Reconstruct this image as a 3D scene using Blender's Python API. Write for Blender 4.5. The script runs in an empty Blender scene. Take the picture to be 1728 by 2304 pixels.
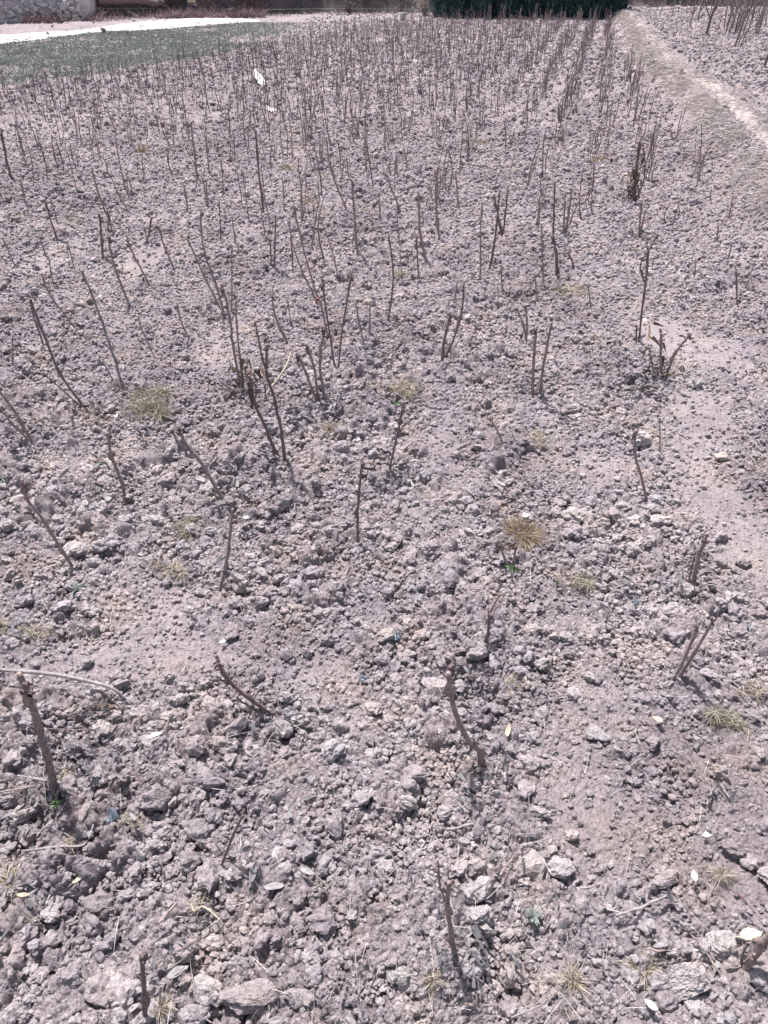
import bpy, bmesh, math, random
import numpy as np
from mathutils import Vector

# ------------------------------------------------------------------ camera, sky, sun, exposure
scene = bpy.context.scene
C = scene.collection
CAM_H, PITCH, FPX = 1.5, math.radians(37.0), 1664.0
cam_data = bpy.data.cameras.new('camera')
cam_data.sensor_fit = 'VERTICAL'; cam_data.sensor_height = 24.0
cam_data.lens = 24.0 * FPX / 2304.0
cam_data.clip_start = 0.02; cam_data.clip_end = 500
cam = bpy.data.objects.new('camera', cam_data); C.objects.link(cam)
cam.location = (0, 0, CAM_H); cam.rotation_euler = (math.pi / 2 - PITCH, 0, 0)
scene.camera = cam

SUN_EL, SUN_AZ = math.radians(64), math.radians(-28)      # azimuth measured from +Y towards +X
world = bpy.data.worlds.new('World'); scene.world = world; world.use_nodes = True
wn = world.node_tree
sky = wn.nodes.new('ShaderNodeTexSky'); sky.sky_type = 'NISHITA'; sky.sun_disc = False
sky.sun_elevation = SUN_EL; sky.sun_rotation = SUN_AZ
sky.air_density = 1.0; sky.dust_density = 3.0; sky.ozone_density = 1.0
wn.nodes['Background'].inputs['Strength'].default_value = 0.095
hs = wn.nodes.new('ShaderNodeHueSaturation'); hs.inputs['Saturation'].default_value = .62      # thin high haze: a whiter sky
wn.links.new(sky.outputs['Color'], hs.inputs['Color']); wn.links.new(hs.outputs['Color'], wn.nodes['Background'].inputs['Color'])
sl = bpy.data.lights.new('sun', 'SUN'); sl.energy = 4.4; sl.angle = math.radians(2.0); sl.color = (1.0, 0.955, 0.93)
sun = bpy.data.objects.new('sun', sl); C.objects.link(sun)
sd = Vector((math.sin(SUN_AZ) * math.cos(SUN_EL), math.cos(SUN_AZ) * math.cos(SUN_EL), math.sin(SUN_EL)))
sun.rotation_euler = sd.to_track_quat('Z', 'Y').to_euler(); sun.location = (0, 10, 12)
scene.view_settings.view_transform = 'Standard'; scene.view_settings.look = 'None'
scene.view_settings.gamma = 1; scene.view_settings.exposure = 0.98
scene.cycles.max_bounces = 5; scene.cycles.diffuse_bounces = 3
scene.cycles.use_adaptive_sampling = True

rng = np.random.default_rng(7)
random.seed(7)

# ------------------------------------------------------------------ photo pixel -> place on the ground
SP, CP = math.sin(PITCH), math.cos(PITCH)
def ray(px, py):
    X = (px - 864) / FPX; Y = -(py - 1152) / FPX
    return np.array((X, Y * SP + CP, Y * CP - SP))
def G(px, py, dz=0.0):
    d = ray(px, py); z = dz
    for _ in range(6):
        t = (z - CAM_H) / d[2]
        p = np.array((0, 0, CAM_H)) + d * t
        z = float(H(np.array([p[0]]), np.array([p[1]]))[0]) + dz
    p[2] = z
    return p
def G0(px, py, z=0.0):
    d = ray(px, py); t = (z - CAM_H) / d[2]
    return (d[0] * t, d[1] * t)
def proj(P):
    P = np.asarray(P); X = P[..., 0]; Y = P[..., 1]; Z = P[..., 2] - CAM_H
    f = Y * CP - Z * SP; u = Y * SP + Z * CP
    f = np.where(np.abs(f) < 1e-6, 1e-6, f)
    return 864 + FPX * X / f, 1152 - FPX * u / f, f

# ------------------------------------------------------------------ numeric noise
def h2(ix, iy, s):
    n = (ix.astype(np.int64) * 374761393 + iy.astype(np.int64) * 668265263 + s * 982451653) & 0xFFFFFFFF
    n = ((n ^ (n >> 13)) * 1274126177) & 0xFFFFFFFF
    n = ((n ^ (n >> 16)) * 2246822519) & 0xFFFFFFFF
    n = n ^ (n >> 15)
    return (n & 0xFFFFFF) / float(0xFFFFFF)
def vn(x, y, size, s):
    x = x / size; y = y / size
    ix = np.floor(x); iy = np.floor(y); fx = x - ix; fy = y - iy
    fx = fx * fx * (3 - 2 * fx); fy = fy * fy * (3 - 2 * fy)
    a = h2(ix, iy, s); b = h2(ix + 1, iy, s); c = h2(ix, iy + 1, s); d = h2(ix + 1, iy + 1, s)
    return (a + (b - a) * fx) * (1 - fy) + (c + (d - c) * fx) * fy - 0.5
def fbm(x, y, size, s, n=3):
    r = 0; a = 1.0
    for k in range(n):
        r = r + a * vn(x + 3.1 * k, y - 1.7 * k, size / 2 ** k, s + k); a *= 0.5
    return r
def cells(x, y, size, s, prob=0.8, rmin=0.25, rmax=0.62, flat=0.8):
    """rounded lumps of soil, one per lattice cell, with irregular outlines; returns relief height"""
    wx = x + 0.35 * size * vn(x, y, size * 0.45, s + 50) * 2; wy = y + 0.35 * size * vn(x, y, size * 0.45, s + 51) * 2
    X = wx / size; Y = wy / size
    ix = np.floor(X); iy = np.floor(Y)
    out = np.zeros_like(X)
    for dx in (-1, 0, 1):
        for dy in (-1, 0, 1):
            cx = ix + dx; cy = iy + dy
            px = cx + h2(cx, cy, s); py = cy + h2(cx, cy, s + 1)
            r = rmin + (rmax - rmin) * h2(cx, cy, s + 2) ** 1.5
            th = h2(cx, cy, s + 4) * 6.28
            ex = (X - px) * np.cos(th) + (Y - py) * np.sin(th); ey = -(X - px) * np.sin(th) + (Y - py) * np.cos(th)
            d = np.sqrt(ex * ex + (ey * 1.35) ** 2) / r
            h = r * np.sqrt(np.clip(1 - d ** 3, 0, 1)) * flat
            h = h + np.where(d < 1, 0.12 * r * (ex * (h2(cx, cy, s + 5) - .5) * 4), 0)
            h = np.where(h2(cx, cy, s + 3) < prob, h, 0)
            out = np.maximum(out, h)
    return out * size

# ------------------------------------------------------------------ terrain
A_ROW = math.radians(13.9)
def rowco(x, y):
    return x * math.cos(A_ROW) - y * math.sin(A_ROW), x * math.sin(A_ROW) + y * math.cos(A_ROW)
BUND_Z = 0.24
bund_px = [(1418, 26), (1440, 45), (1462, 83), (1502, 125), (1562, 172), (1625, 219), (1687, 271), (1728, 312), (1850, 430)]
bund = [G0(a, b, BUND_Z) for a, b in bund_px]
bund = [(bund[0][0] + .9, bund[0][1] + 6)] + bund
bund.append((bund[-1][0] + 0.6, bund[-1][1] - 3.0)); bund.append((bund[-1][0] + 1.0, bund[-1][1] - 9.0))
def bund_d(x, y):
    """signed distance to the bund's centre line, negative on the camera's field"""
    best = np.full(np.shape(x), 1e9); sg = np.ones(np.shape(x))
    for (ax, ay), (bx, by) in zip(bund[:-1], bund[1:]):
        vx, vy = bx - ax, by - ay; L = vx * vx + vy * vy
        t = np.clip(((x - ax) * vx + (y - ay) * vy) / L, 0, 1)
        dx = x - (ax + t * vx); dy = y - (ay + t * vy); d = np.hypot(dx, dy)
        side = np.sign(-(vx * dy - vy * dx)); m = d < best
        best = np.where(m, d, best); sg = np.where(m, side, sg)
    return best * -sg
def sst(a, b, x):
    t = np.clip((x - a) / (b - a), 0, 1); return t * t * (3 - 2 * t)
bank_x = [-60, -14, -10.3, -2.2, 1.2, 3, 8.2, 10, 40]; bank_y = [17, 22.5, 24.6, 28.2, 28.6, 29.0, 29.6, 29.8, 30.5]
def bank_e(x, y): return y - np.interp(x, bank_x, bank_y)
def H(x, y):
    z = 0.035 * fbm(x, y, 1.1, 11, 2) + 0.05 * vn(x, y, 3.3, 21)
    near = np.hypot(x, y) < 40
    d = bund_d(x, y)
    w = 0.12 + 0.04 * vn(x, y, 1.0, 5)
    left = sst(-(w + 0.42), -w, d)
    right = 0.10 + 0.14 * (1 - sst(w, w + 0.5, d))
    z = z + np.where(d < 0, BUND_Z * left, right) + 0.03 * vn(x, y, .35, 8) * np.exp(-(d / .5) ** 2)
    e = bank_e(x, y) + 0.5 * vn(x, y, 2.0, 31)
    z = z + 1.9 * sst(0, 1.3, e) + 0.25 * sst(0, .6, e) * fbm(x, y, .7, 41, 3) + 0.16 * np.clip(e - 1, 0, 60)
    return z

smooth_px = [  # trodden, smoother places: px, py, half width px, half height px, amount
    (1310, 1790, 90, 170, 1), (1340, 1560, 120, 90, .9), (1300, 1350, 120, 90, .9), (1660, 1180, 70, 160, .9), (1600, 930, 90, 70, .9),
    (1650, 800, 90, 60, .8), (1010, 1000, 60, 110, .9), (960, 1170, 110, 60, .6), (900, 1380, 130, 60, .7), (480, 1470, 120, 60, .9),
    (240, 1470, 160, 60, .7), (400, 1350, 120, 60, .6), (420, 760, 130, 60, .35), (350, 600, 70, 30, .3), (1380, 1040, 150, 50, .7),
    (830, 1600, 70, 60, .4), (300, 2120, 110, 70, .7), (700, 1500, 150, 50, .5), (1680, 2010, 60, 50, .5), (330, 1700, 40, 90, .4), (140, 1030, 130, 60, .5),
    (1520, 760, 120, 50, .6), (1330, 600, 60, 100, .5), (960, 650, 70, 30, .6), (760, 560, 90, 20, .6), (870, 2090, 90, 60, .35), (1250, 2200, 60, 60, .4)]
_sm = []  
for a, b, c, d, k in smooth_px:
    q = G0(a, b); q1 = G0(a + c, b); q2 = G0(a, b - d); q3 = G0(a, b + d)
    _sm.append((q[0], q[1], abs(q1[0] - q[0]), abs(q2[1] - q3[1]) / 2, k))
def clod_amount(x, y):
    u, v = rowco(x, y)
    c = 0.86 + 0.8 * fbm(x, y, .75, 61, 3)
    c = c + 0.12 * np.cos(2 * math.pi * (u - 0.28) / 0.52)
    for sx, sy, rx, ry, k in _sm:
        c = c - (.93 + .5 * fbm(x, y, .22, 64, 2)) * k * np.exp(-(((x - sx) / rx) ** 2 + ((y - sy) / ry) ** 2) * .8)
    return np.clip(c, 0.03, 1.1)
# the strip of young wheat and the bare strip left of the planted field
fld_px = [(-500, 320), (0, 205), (230, 172), (420, 140), (600, 108), (700, 86), (800, 70), (930, 52), (985, 42)]
fld = [G0(a, b) for a, b in fld_px]
fld_x = [p[0] for p in fld]; fld_y = [p[1] for p in fld]
def field_edge(x): return np.interp(x, fld_x, fld_y)

def build_mesh(name, V, F, smooth=True):
    """V (n,3); F list of integer arrays, each (m,3) or (m,4)"""
    me = bpy.data.meshes.new(name)
    V = np.ascontiguousarray(V, dtype=np.float32)
    me.vertices.add(len(V)); me.vertices.foreach_set('co', V.ravel())
    F = [np.asarray(f, dtype=np.int32) for f in F if len(f)]
    if F:
        loops = np.concatenate([f.ravel() for f in F])
        tot = np.concatenate([np.full(len(f), f.shape[1], dtype=np.int32) for f in F])
        st = np.concatenate([[0], np.cumsum(tot)[:-1]]).astype(np.int32)
        me.loops.add(len(loops)); me.loops.foreach_set('vertex_index', loops)
        me.polygons.add(len(tot)); me.polygons.foreach_set('loop_start', st); me.polygons.foreach_set('loop_total', tot)
        me.polygons.foreach_set('use_smooth', np.full(len(tot), smooth))
    me.update(calc_edges=True); me.validate()
    return me
def link(name, me, mat=None, parent=None, loc=None):
    o = bpy.data.objects.new(name, me); C.objects.link(o)
    if mat: me.materials.append(mat)
    if parent: o.parent = parent
    if loc is not None: o.location = loc
    return o
_labels = {}
def tag(o, label=None, cat=None, group=None, kind=None):
    if label:
        if kind is None:
            k = label; n = 2
            while label in _labels: label = k + f', {["", "", "nearer", "farther", "left", "right", "low", "high"][min(n,7)]} one'; n += 1
            _labels[label] = 1
        o['label'] = label
    if cat: o['category'] = cat
    if group: o['group'] = group
    if kind: o['kind'] = kind
    return o
def place(px, py):
    return f'{px / 17.28:.1f} percent across, {py / 23.04:.1f} percent down the photo'

# ------------------------------------------------------------------ materials
def ramp(nt, fac, stops):
    r = nt.nodes.new('ShaderNodeValToRGB'); el = r.color_ramp.elements
    while len(el) < len(stops): el.new(0.5)
    for e, (p, c) in zip(el, stops): e.position = p; e.color = (*c, 1)
    nt.links.new(fac, r.inputs[0]); return r.outputs[0]
def noise(nt, vec, scale, detail=4, rough=.6):
    n = nt.nodes.new('ShaderNodeTexNoise'); n.inputs['Scale'].default_value = scale; n.inputs['Detail'].default_value = detail
    n.inputs['Roughness'].default_value = rough; nt.links.new(vec, n.inputs['Vector']); return n.outputs['Fac']
def mix(nt, a, b, fac, mode='MIX'):
    m = nt.nodes.new('ShaderNodeMix'); m.data_type = 'RGBA'; m.blend_type = mode
    for s, v in ((m.inputs[0], fac), (m.inputs[6], a), (m.inputs[7], b)):
        if hasattr(v, 'links'): nt.links.new(v, s)
        else: s.default_value = v if isinstance(v, float) else (*v, 1)
    return m.outputs[2]
def make_mat(name, stops, scale=40, rough=.85, bump=None, rnd=0.0, rnd_stops=None, transl=None, spec=.25, detail=4):
    m = bpy.data.materials.new(name); m.use_nodes = True; nt = m.node_tree; b = nt.nodes['Principled BSDF']
    geo = nt.nodes.new('ShaderNodeNewGeometry'); pos = geo.outputs['Position']
    col = ramp(nt, noise(nt, pos, scale, detail), stops)
    if rnd_stops:
        isl = nt.nodes.new('ShaderNodeNewGeometry').outputs['Random Per Island']
        col = mix(nt, col, ramp(nt, isl, rnd_stops), float(rnd))
    nt.links.new(col, b.inputs['Base Color'])
    b.inputs['Roughness'].default_value = rough; b.inputs['Specular IOR Level'].default_value = spec
    if bump:
        last = None
        for sc, st, di in bump:
            bn = nt.nodes.new('ShaderNodeBump'); bn.inputs['Strength'].default_value = st; bn.inputs['Distance'].default_value = di
            nt.links.new(noise(nt, pos, sc, 5, .65), bn.inputs['Height'])
            if last: nt.links.new(last, bn.inputs['Normal'])
            last = bn.outputs['Normal']
        nt.links.new(last, b.inputs['Normal'])
    if transl:
        tr = nt.nodes.new('ShaderNodeBsdfTranslucent'); nt.links.new(col, tr.inputs[0])
        ms = nt.nodes.new('ShaderNodeMixShader'); ms.inputs[0].default_value = transl
        nt.links.new(b.outputs[0], ms.inputs[1]); nt.links.new(tr.outputs[0], ms.inputs[2])
        nt.links.new(ms.outputs[0], nt.nodes['Material Output'].inputs[0])
    return m

def soil_material(name, tint=(1, 1, 1), broad=False):
    m = bpy.data.materials.new(name); m.use_nodes = True; nt = m.node_tree; b = nt.nodes['Principled BSDF']
    pos = nt.nodes.new('ShaderNodeNewGeometry').outputs['Position']
    t = lambda c: tuple(a * k for a, k in zip(c, tint))
    base = ramp(nt, noise(nt, pos, 90, 6, .7), [(0.25, t((.208, .183, .192))), (0.5, t((.366, .332, .346))), (0.78, t((.53, .492, .508)))])  # dark end of the fine noise paints the shade of small pits
    big = ramp(nt, noise(nt, pos, 1.6, 5, .6), [(0.32, (.74, .71, .72)), (0.5, (.97, .955, .96)), (0.68, (1.13, 1.11, 1.09))])
    col = mix(nt, base, big, 1.0, 'MULTIPLY')
    warm = ramp(nt, noise(nt, pos, 5.5, 4, .6), [(0.30, (.93, .93, .96)), (0.5, (1.0, 1.0, 1.0)), (0.72, (1.10, 1.03, .93))])
    col = mix(nt, col, warm, 1.0, 'MULTIPLY')
    oi = nt.nodes.new('ShaderNodeObjectInfo').outputs['Random']
    var = ramp(nt, oi, [(0.0, (.80, .78, .80)), (0.5, (1.0, .99, 1.0)), (0.86, (1.10, 1.10, 1.07)), (1.0, (.95, 1.0, 1.02))])
    col = mix(nt, col, var, 1.0, 'MULTIPLY')
    if broad:
        at = nt.nodes.new('ShaderNodeAttribute'); at.attribute_name = 'dust'
        col = mix(nt, col, ramp(nt, at.outputs['Fac'], [(.25, (1, 1, 1)), (.9, (1.12, 1.12, 1.11))]), 1.0, 'MULTIPLY')
    nt.links.new(col, b.inputs['Base Color'])
    b.inputs['Roughness'].default_value = .95; b.inputs['Specular IOR Level'].default_value = .12
    last = None
    for sc, st, di in (((7, .8, .06), (18, .9, .03)) if broad else ()) + ((60, .9, .010), (220, 1.0, .005), (700, 1.0, .002)):
        bn = nt.nodes.new('ShaderNodeBump'); bn.inputs['Strength'].default_value = st; bn.inputs['Distance'].default_value = di
        nt.links.new(noise(nt, pos, sc, 4, .6), bn.inputs['Height'])
        if last: nt.links.new(last, bn.inputs['Normal'])
        last = bn.outputs['Normal']
    nt.links.new(last, b.inputs['Normal'])
    return m
SOIL = soil_material('dry_soil'); SOIL_PALE = soil_material('pale_clod_soil', (1.10, 1.11, 1.09)); SOIL_FINE = soil_material('fine_tilled_soil', (.72, .70, .72), True)  # one soil in three tints: big clods paler, ground sheet darker
BARK = make_mat('stem_bark', [(.25, (.13, .096, .093)), (.5, (.26, .200, .192)), (.8, (.42, .345, .33))], 130, .8, [(300, .7, .002), (900, .5, .001)])
BARK_DARK = make_mat('dark_bark', [(.25, (.080, .054, .056)), (.5, (.165, .118, .119)), (.8, (.28, .215, .21))], 130, .8, [(300, .7, .002)])
BARK_FAR = make_mat('purple_brown_bark', [(.25, (.085, .062, .068)), (.5, (.175, .135, .140)), (.8, (.29, .24, .24))], 3, .8)
BARK_PALE = make_mat('weathered_bark', [(.25, (.14, .12, .122)), (.5, (.25, .225, .228)), (.8, (.38, .35, .35))], 110, .8, [(300, .6, .002)])
CUT = make_mat('cut_wood', [(.3, (.30, .2, .15)), (.7, (.45, .33, .24))], 200, .8)
STRAW = make_mat('straw', [(.3, (.29, .245, .195)), (.7, (.45, .395, .33))], 30, .7, rnd=.5, rnd_stops=[(0, (.17, .125, .085)), (.5, (.36, .31, .25)), (1, (.55, .50, .43))], transl=.1)
STRAW_GREEN = make_mat('fading_grass', [(.3, (.22, .195, .15)), (.7, (.37, .33, .265))], 30, .7, rnd=.5, rnd_stops=[(0, (.12, .11, .08)), (.5, (.31, .275, .22)), (1, (.52, .475, .385))], transl=.1)
STRAW_BROWN = make_mat('brown_straw', [(.3, (.26, .195, .14)), (.7, (.42, .335, .25))], 30, .7, rnd=.5, rnd_stops=[(0, (.12, .075, .05)), (.5, (.34, .265, .195)), (1, (.56, .48, .38))], transl=.1)
STRAW_PALE = make_mat('bleached_grass', [(.3, (.31, .27, .255)), (.7, (.47, .42, .40))], 8, .7, rnd=.5, rnd_stops=[(0, (.20, .165, .15)), (.5, (.43, .385, .36)), (1, (.64, .59, .56))], transl=.2)
WHEAT = make_mat('wheat_leaf', [(.3, (.13, .155, .135)), (.7, (.215, .235, .21))], 1.2, .6, rnd=.45, rnd_stops=[(0, (.10, .125, .108)), (.6, (.19, .21, .185)), (1, (.42, .41, .38))], transl=.25)
LEAF_GREEN = make_mat('weed_leaf', [(.3, (.06, .115, .045)), (.7, (.13, .21, .09))], 60, .5, transl=.3)
LEAF_BLUE = make_mat('pale_weed_leaf', [(.3, (.13, .155, .14)), (.7, (.24, .265, .245))], 60, .6, transl=.2)
LITTER = make_mat('leaf_litter', [(.3, (.05, .05, .058)), (.7, (.13, .125, .14))], 60, .55, rnd=.5, rnd_stops=[(0, (.02, .022, .03)), (.6, (.10, .095, .105)), (1, (.30, .28, .29))], spec=.5)
LEAF_BROWN = make_mat('dead_leaf', [(.3, (.055, .038, .034)), (.7, (.15, .10, .075))], 60, .7, rnd=.5, rnd_stops=[(0, (.04, .03, .03)), (.6, (.12, .085, .07)), (1, (.25, .18, .12))])
LEAF_TAN = make_mat('tan_leaf', [(.3, (.48, .38, .27)), (.7, (.66, .56, .42))], 60, .6, transl=.2)
LEAF_YELLOW = make_mat('yellow_leaf', [(.3, (.76, .68, .40)), (.7, (.86, .80, .55))], 60, .5, transl=.25)
LEAF_GREY = make_mat('grey_leaf', [(.3, (.15, .14, .15)), (.7, (.30, .28, .29))], 60, .6)
THIN_WHITE = make_mat('thin_white_film', [(.3, (.78, .80, .80)), (.7, (.9, .9, .9))], 30, .4, transl=.55)
WHITE = make_mat('white_scrap', [(.3, (.46, .45, .44)), (.7, (.70, .69, .67))], 60, .45)
BLUE = make_mat('blue_grey_film', [(.3, (.030, .040, .055)), (.7, (.12, .15, .185))], 90, .4, spec=.5)
FILM = make_mat('white_mulch_film', [(.3, (.86, .87, .87)), (.7, (.92, .92, .91))], 3, .35, [(6, .4, .02)], spec=.5)
CONIFER = make_mat('conifer_needles', [(.3, (.030, .075, .082)), (.7, (.085, .155, .145))], 3, .7, rnd=.4, rnd_stops=[(0, (.014, .040, .044)), (.7, (.055, .115, .10)), (1, (.14, .20, .14))])
STONE = make_mat('field_stone', [(.3, (.36, .325, .335)), (.7, (.60, .56, .57))], 9, .9, [(60, .6, .01)])
BANK = make_mat('shade_toned_bank_soil', [(.3, (.055, .048, .050)), (.7, (.13, .11, .11))], 3, .95, [(30, .8, .02)])  # the bank's shade is put into this dark soil colour
BRUSH = make_mat('dry_brush', [(.3, (.07, .058, .060)), (.7, (.17, .14, .135))], 2, .8, rnd=.5, rnd_stops=[(0, (.03, .028, .033)), (.7, (.12, .10, .10)), (1, (.36, .31, .28))])
REDWEED = make_mat('red_brown_weeds', [(.3, (.16, .115, .12)), (.7, (.32, .25, .255))], 3, .8, rnd=.5, rnd_stops=[(0, (.14, .08, .09)), (.6, (.30, .20, .20)), (1, (.50, .40, .37))])
RUBBER = make_mat('black_rubber', [(.3, (.02, .02, .022)), (.7, (.035, .035, .038))], 30, .7)
RED = make_mat('red_tie', [(.3, (.22, .06, .06)), (.7, (.34, .11, .11))], 60, .6)

# ------------------------------------------------------------------ shapes
def tube(pts, rad, sides=7, cap=True, knobs=0, seed=0, sub=5):
    """a tapering, slightly knobbly branch through pts"""
    r_ = np.random.default_rng(seed)
    P = np.array(pts, dtype=float); n = len(P); R = np.interp(np.linspace(0, 1, n), np.linspace(0, 1, len(rad)), rad)
    if n > 2 and sub > 1:
        Q = []; S = []
        for i in range(n - 1):
            p0 = P[max(i - 1, 0)]; p1 = P[i]; p2 = P[i + 1]; p3 = P[min(i + 2, n - 1)]
            for k in range(sub):
                t = k / sub
                Q.append(.5 * ((2 * p1) + (-p0 + p2) * t + (2 * p0 - 5 * p1 + 4 * p2 - p3) * t * t + (-p0 + 3 * p1 - 3 * p2 + p3) * t ** 3)); S.append(R[i] * (1 - t) + R[i + 1] * t)
        Q.append(P[-1]); S.append(R[-1]); P = np.array(Q); R = np.array(S)
    elif sub > 1:
        t = np.linspace(0, 1, sub + 1)[:, None]; P = P[0] * (1 - t) + P[1] * t; R = R[0] * (1 - t[:, 0]) + R[-1] * t[:, 0]
    if knobs:
        for _ in range(knobs):
            k = r_.integers(1, len(P)); R[k] *= 1.22 + .25 * r_.random(); P[k] += r_.normal(0, R[k] * .35, 3)
    T = np.gradient(P, axis=0); T /= np.linalg.norm(T, axis=1)[:, None] + 1e-9
    ref = np.array((0.3, 1, 0.1)); A = np.cross(T, ref); A /= np.linalg.norm(A, axis=1)[:, None] + 1e-9; B = np.cross(T, A)
    a = np.arange(sides) / sides * 2 * math.pi
    V = P[:, None] + R[:, None, None] * (A[:, None] * np.cos(a)[None, :, None] + B[:, None] * np.sin(a)[None, :, None]) * (1 + .1 * r_.standard_normal((len(P), sides, 1)))
    V = V.reshape(-1, 3); m = len(P); i = np.arange(m - 1)[:, None] * sides; j = np.arange(sides)[None]
    Fq = np.stack([i + j, i + (j + 1) % sides, i + sides + (j + 1) % sides, i + sides + j], -1).reshape(-1, 4)
    F = [Fq]
    if cap:
        V = np.vstack([V, P[-1] + T[-1] * R[-1] * .25]); c = len(V) - 1; k = (m - 1) * sides
        jj = np.arange(sides); F.append(np.stack([k + jj, k + (jj + 1) % sides, np.full(sides, c)], -1))
    return V, F
def join(parts):
    Vs = []; Q = []; T = []; off = 0
    for V, F in parts:
        Vs.append(V)
        for f in F:
            (Q if f.shape[1] == 4 else T).append(f + off)
        off += len(V)
    out = []
    if Q: out.append(np.concatenate(Q))
    if T: out.append(np.concatenate(T))
    return np.vstack(Vs), out
def blades(base, dirs, L, W, droop, seg=3, seed=0, curl=.0):
    r_ = np.random.default_rng(seed); n = len(base)
    dirs = dirs / (np.linalg.norm(dirs, axis=1)[:, None] + 1e-9)
    side = np.cross(dirs, r_.normal(0, 1, (n, 3))); side /= np.linalg.norm(side, axis=1)[:, None] + 1e-9
    cv = np.cross(dirs, side) * curl * r_.normal(0, 1, (n, 1))
    V = np.zeros((n, seg + 1, 2, 3)); prof = [1, .95, .7, .1] if seg == 3 else ([1, .1] if seg == 1 else list(np.interp(np.linspace(0, 1, seg + 1), [0, .6, 1], [1, .8, .08])))
    for k in range(seg + 1):
        t = k / seg
        p = base + dirs * (L * t)[:, None] + cv * (L * t * t)[:, None]; p[:, 2] -= droop * L * t * t
        w = side * (W * prof[k] * .5)[:, None]
        V[:, k, 0] = p - w; V[:, k, 1] = p + w
    V = V.reshape(-1, 3); i = np.arange(n)[:, None] * (seg + 1) * 2 + np.arange(seg)[None] * 2
    return V, [np.stack([i, i + 1, i + 3, i + 2], -1).reshape(-1, 4)]
_ico = {}
def ico(level):
    if level not in _ico:
        bm = bmesh.new(); bmesh.ops.create_icosphere(bm, subdivisions=level, radius=1)
        _ico[level] = (np.array([v.co[:] for v in bm.verts]), np.array([[v.index for v in f.verts] for f in bm.faces])); bm.free()
    return _ico[level]
def clod_shape(seed, level=3, angular=.5, lump=.5):
    r_ = np.random.default_rng(seed); V, F = ico(level); V = V.copy(); N = V.copy()
    d = np.ones(len(V))
    for f, a in ((1.1, .20), (2.3, .12), (5.0, .06)):          # broad swellings
        for _ in range(4):
            k = r_.normal(0, 1, 3); k /= np.linalg.norm(k); d += a * .5 * np.sin(f * 1.7 * (N @ k) * 2 + r_.random() * 6.28)
    V = N * d[:, None]
    for _ in range(int(5 + 6 * angular)):                       # broken faces
        k = r_.normal(0, 1, 3); k /= np.linalg.norm(k); c = r_.uniform(.5, .95) / (.4 + .6 * angular) * .85
        s = V @ k - c; V -= np.outer(np.clip(s, 0, None) * .9, k)
    K = {1: 8, 2: 26, 3: 60, 4: 170, 5: 420}.get(level, 60)             # crumbs sticking together
    P = r_.normal(0, 1, (K, 3)); P /= np.linalg.norm(P, axis=1)[:, None]; rr = r_.uniform(.10, .42, K) ** (1 if level < 4 else 1.35) * (1.6 if level < 3 else 1)
    D = np.linalg.norm(N[:, None] - P[None], axis=2) / rr[None]
    b = np.max(np.sqrt(np.clip(1 - D ** 2, 0, 1)) * rr[None], axis=1)
    V += N * (b * .62 * lump)[:, None]
    V += N * r_.normal(0, .045 if level < 4 else .022, (len(V), 1))
    V *= np.array((1, r_.uniform(.72, 1), r_.uniform(.55, .85)))
    V /= np.max(np.abs(V[:, :2]))
    return V, F

# ------------------------------------------------------------------ ground sheet: fine where the camera stands, coarse behind
def axis_angles():
    a = list(np.linspace(-math.radians(62), math.radians(62), 1500))
    s = a[1] - a[0]; b = []; cur = a[-1]
    while cur < math.pi - .02: s = min(s * 1.22, .12); cur += s; b.append(min(cur, math.pi - .001))
    return np.array([-t for t in reversed(b)] + a + b)
th = axis_angles()
rs = [0.05]
while rs[-1] < 120:
    r = rs[-1]; step = 0.012 if r < .4 else (max(.0022, .0034 * r) if r < 36 else .05 * r); rs.append(r + step)
rs = np.array(rs)
RR, TT = np.meshgrid(rs, th, indexing='ij')
GX = (RR * np.sin(TT)).ravel(); GY = (RR * np.cos(TT)).ravel()
GZ = H(GX, GY)
def micro(x, y):
    c = clod_amount(x, y); out = np.zeros_like(x); r = np.hypot(x, y)
    d = bund_d(x, y); onb = np.exp(-(d / .3) ** 2) * (x > 0)
    side = ((y < field_edge(x) + .15) | (x > 2)) * 1.0
    c = c * (1 - .8 * onb) * (0.35 + .65 * side)
    out += fbm(x, y, .11, 71, 3) * .030 * (.35 + c) + cells(x, y, .17, 76, .6, .2, .6, .45) * c * c * .6 + np.where(r > 7, cells(x, y, .12, 78, .8, .25, .6, .6) * sst(7, 14, r) * .8, 0)
    m = r < 40
    out[m] += cells(x[m], y[m], .075, 81, .55, .2, .62, .75) * (c[m]) ** 1.5
    m = r < 14
    o2 = cells(x[m], y[m], .034, 91, .8) * np.clip(c[m] * 1.2, .1, 1); out[m] += o2 * .9
    m = r < 5
    out[m] += cells(x[m], y[m], .016, 101, .85) * (.35 + .6 * c[m])
    m = r < 3
    out[m] += cells(x[m], y[m], .010, 111, .9) * .6
    return out
MI = micro(GX, GY)
V = np.stack([GX, GY, GZ + MI], -1)
nr, nt_ = len(rs), len(th)
i = np.arange(nr - 1)[:, None] * nt_ + np.arange(nt_ - 1)[None]
F = np.stack([i, i + nt_, i + nt_ + 1, i + 1], -1).reshape(-1, 4)
k = np.arange(nr - 1) * nt_; seam = np.stack([k + nt_ - 1, k + 2 * nt_ - 1, k + nt_, k], -1)
F = np.concatenate([F, seam])
F = F[:, ::-1]
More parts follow.
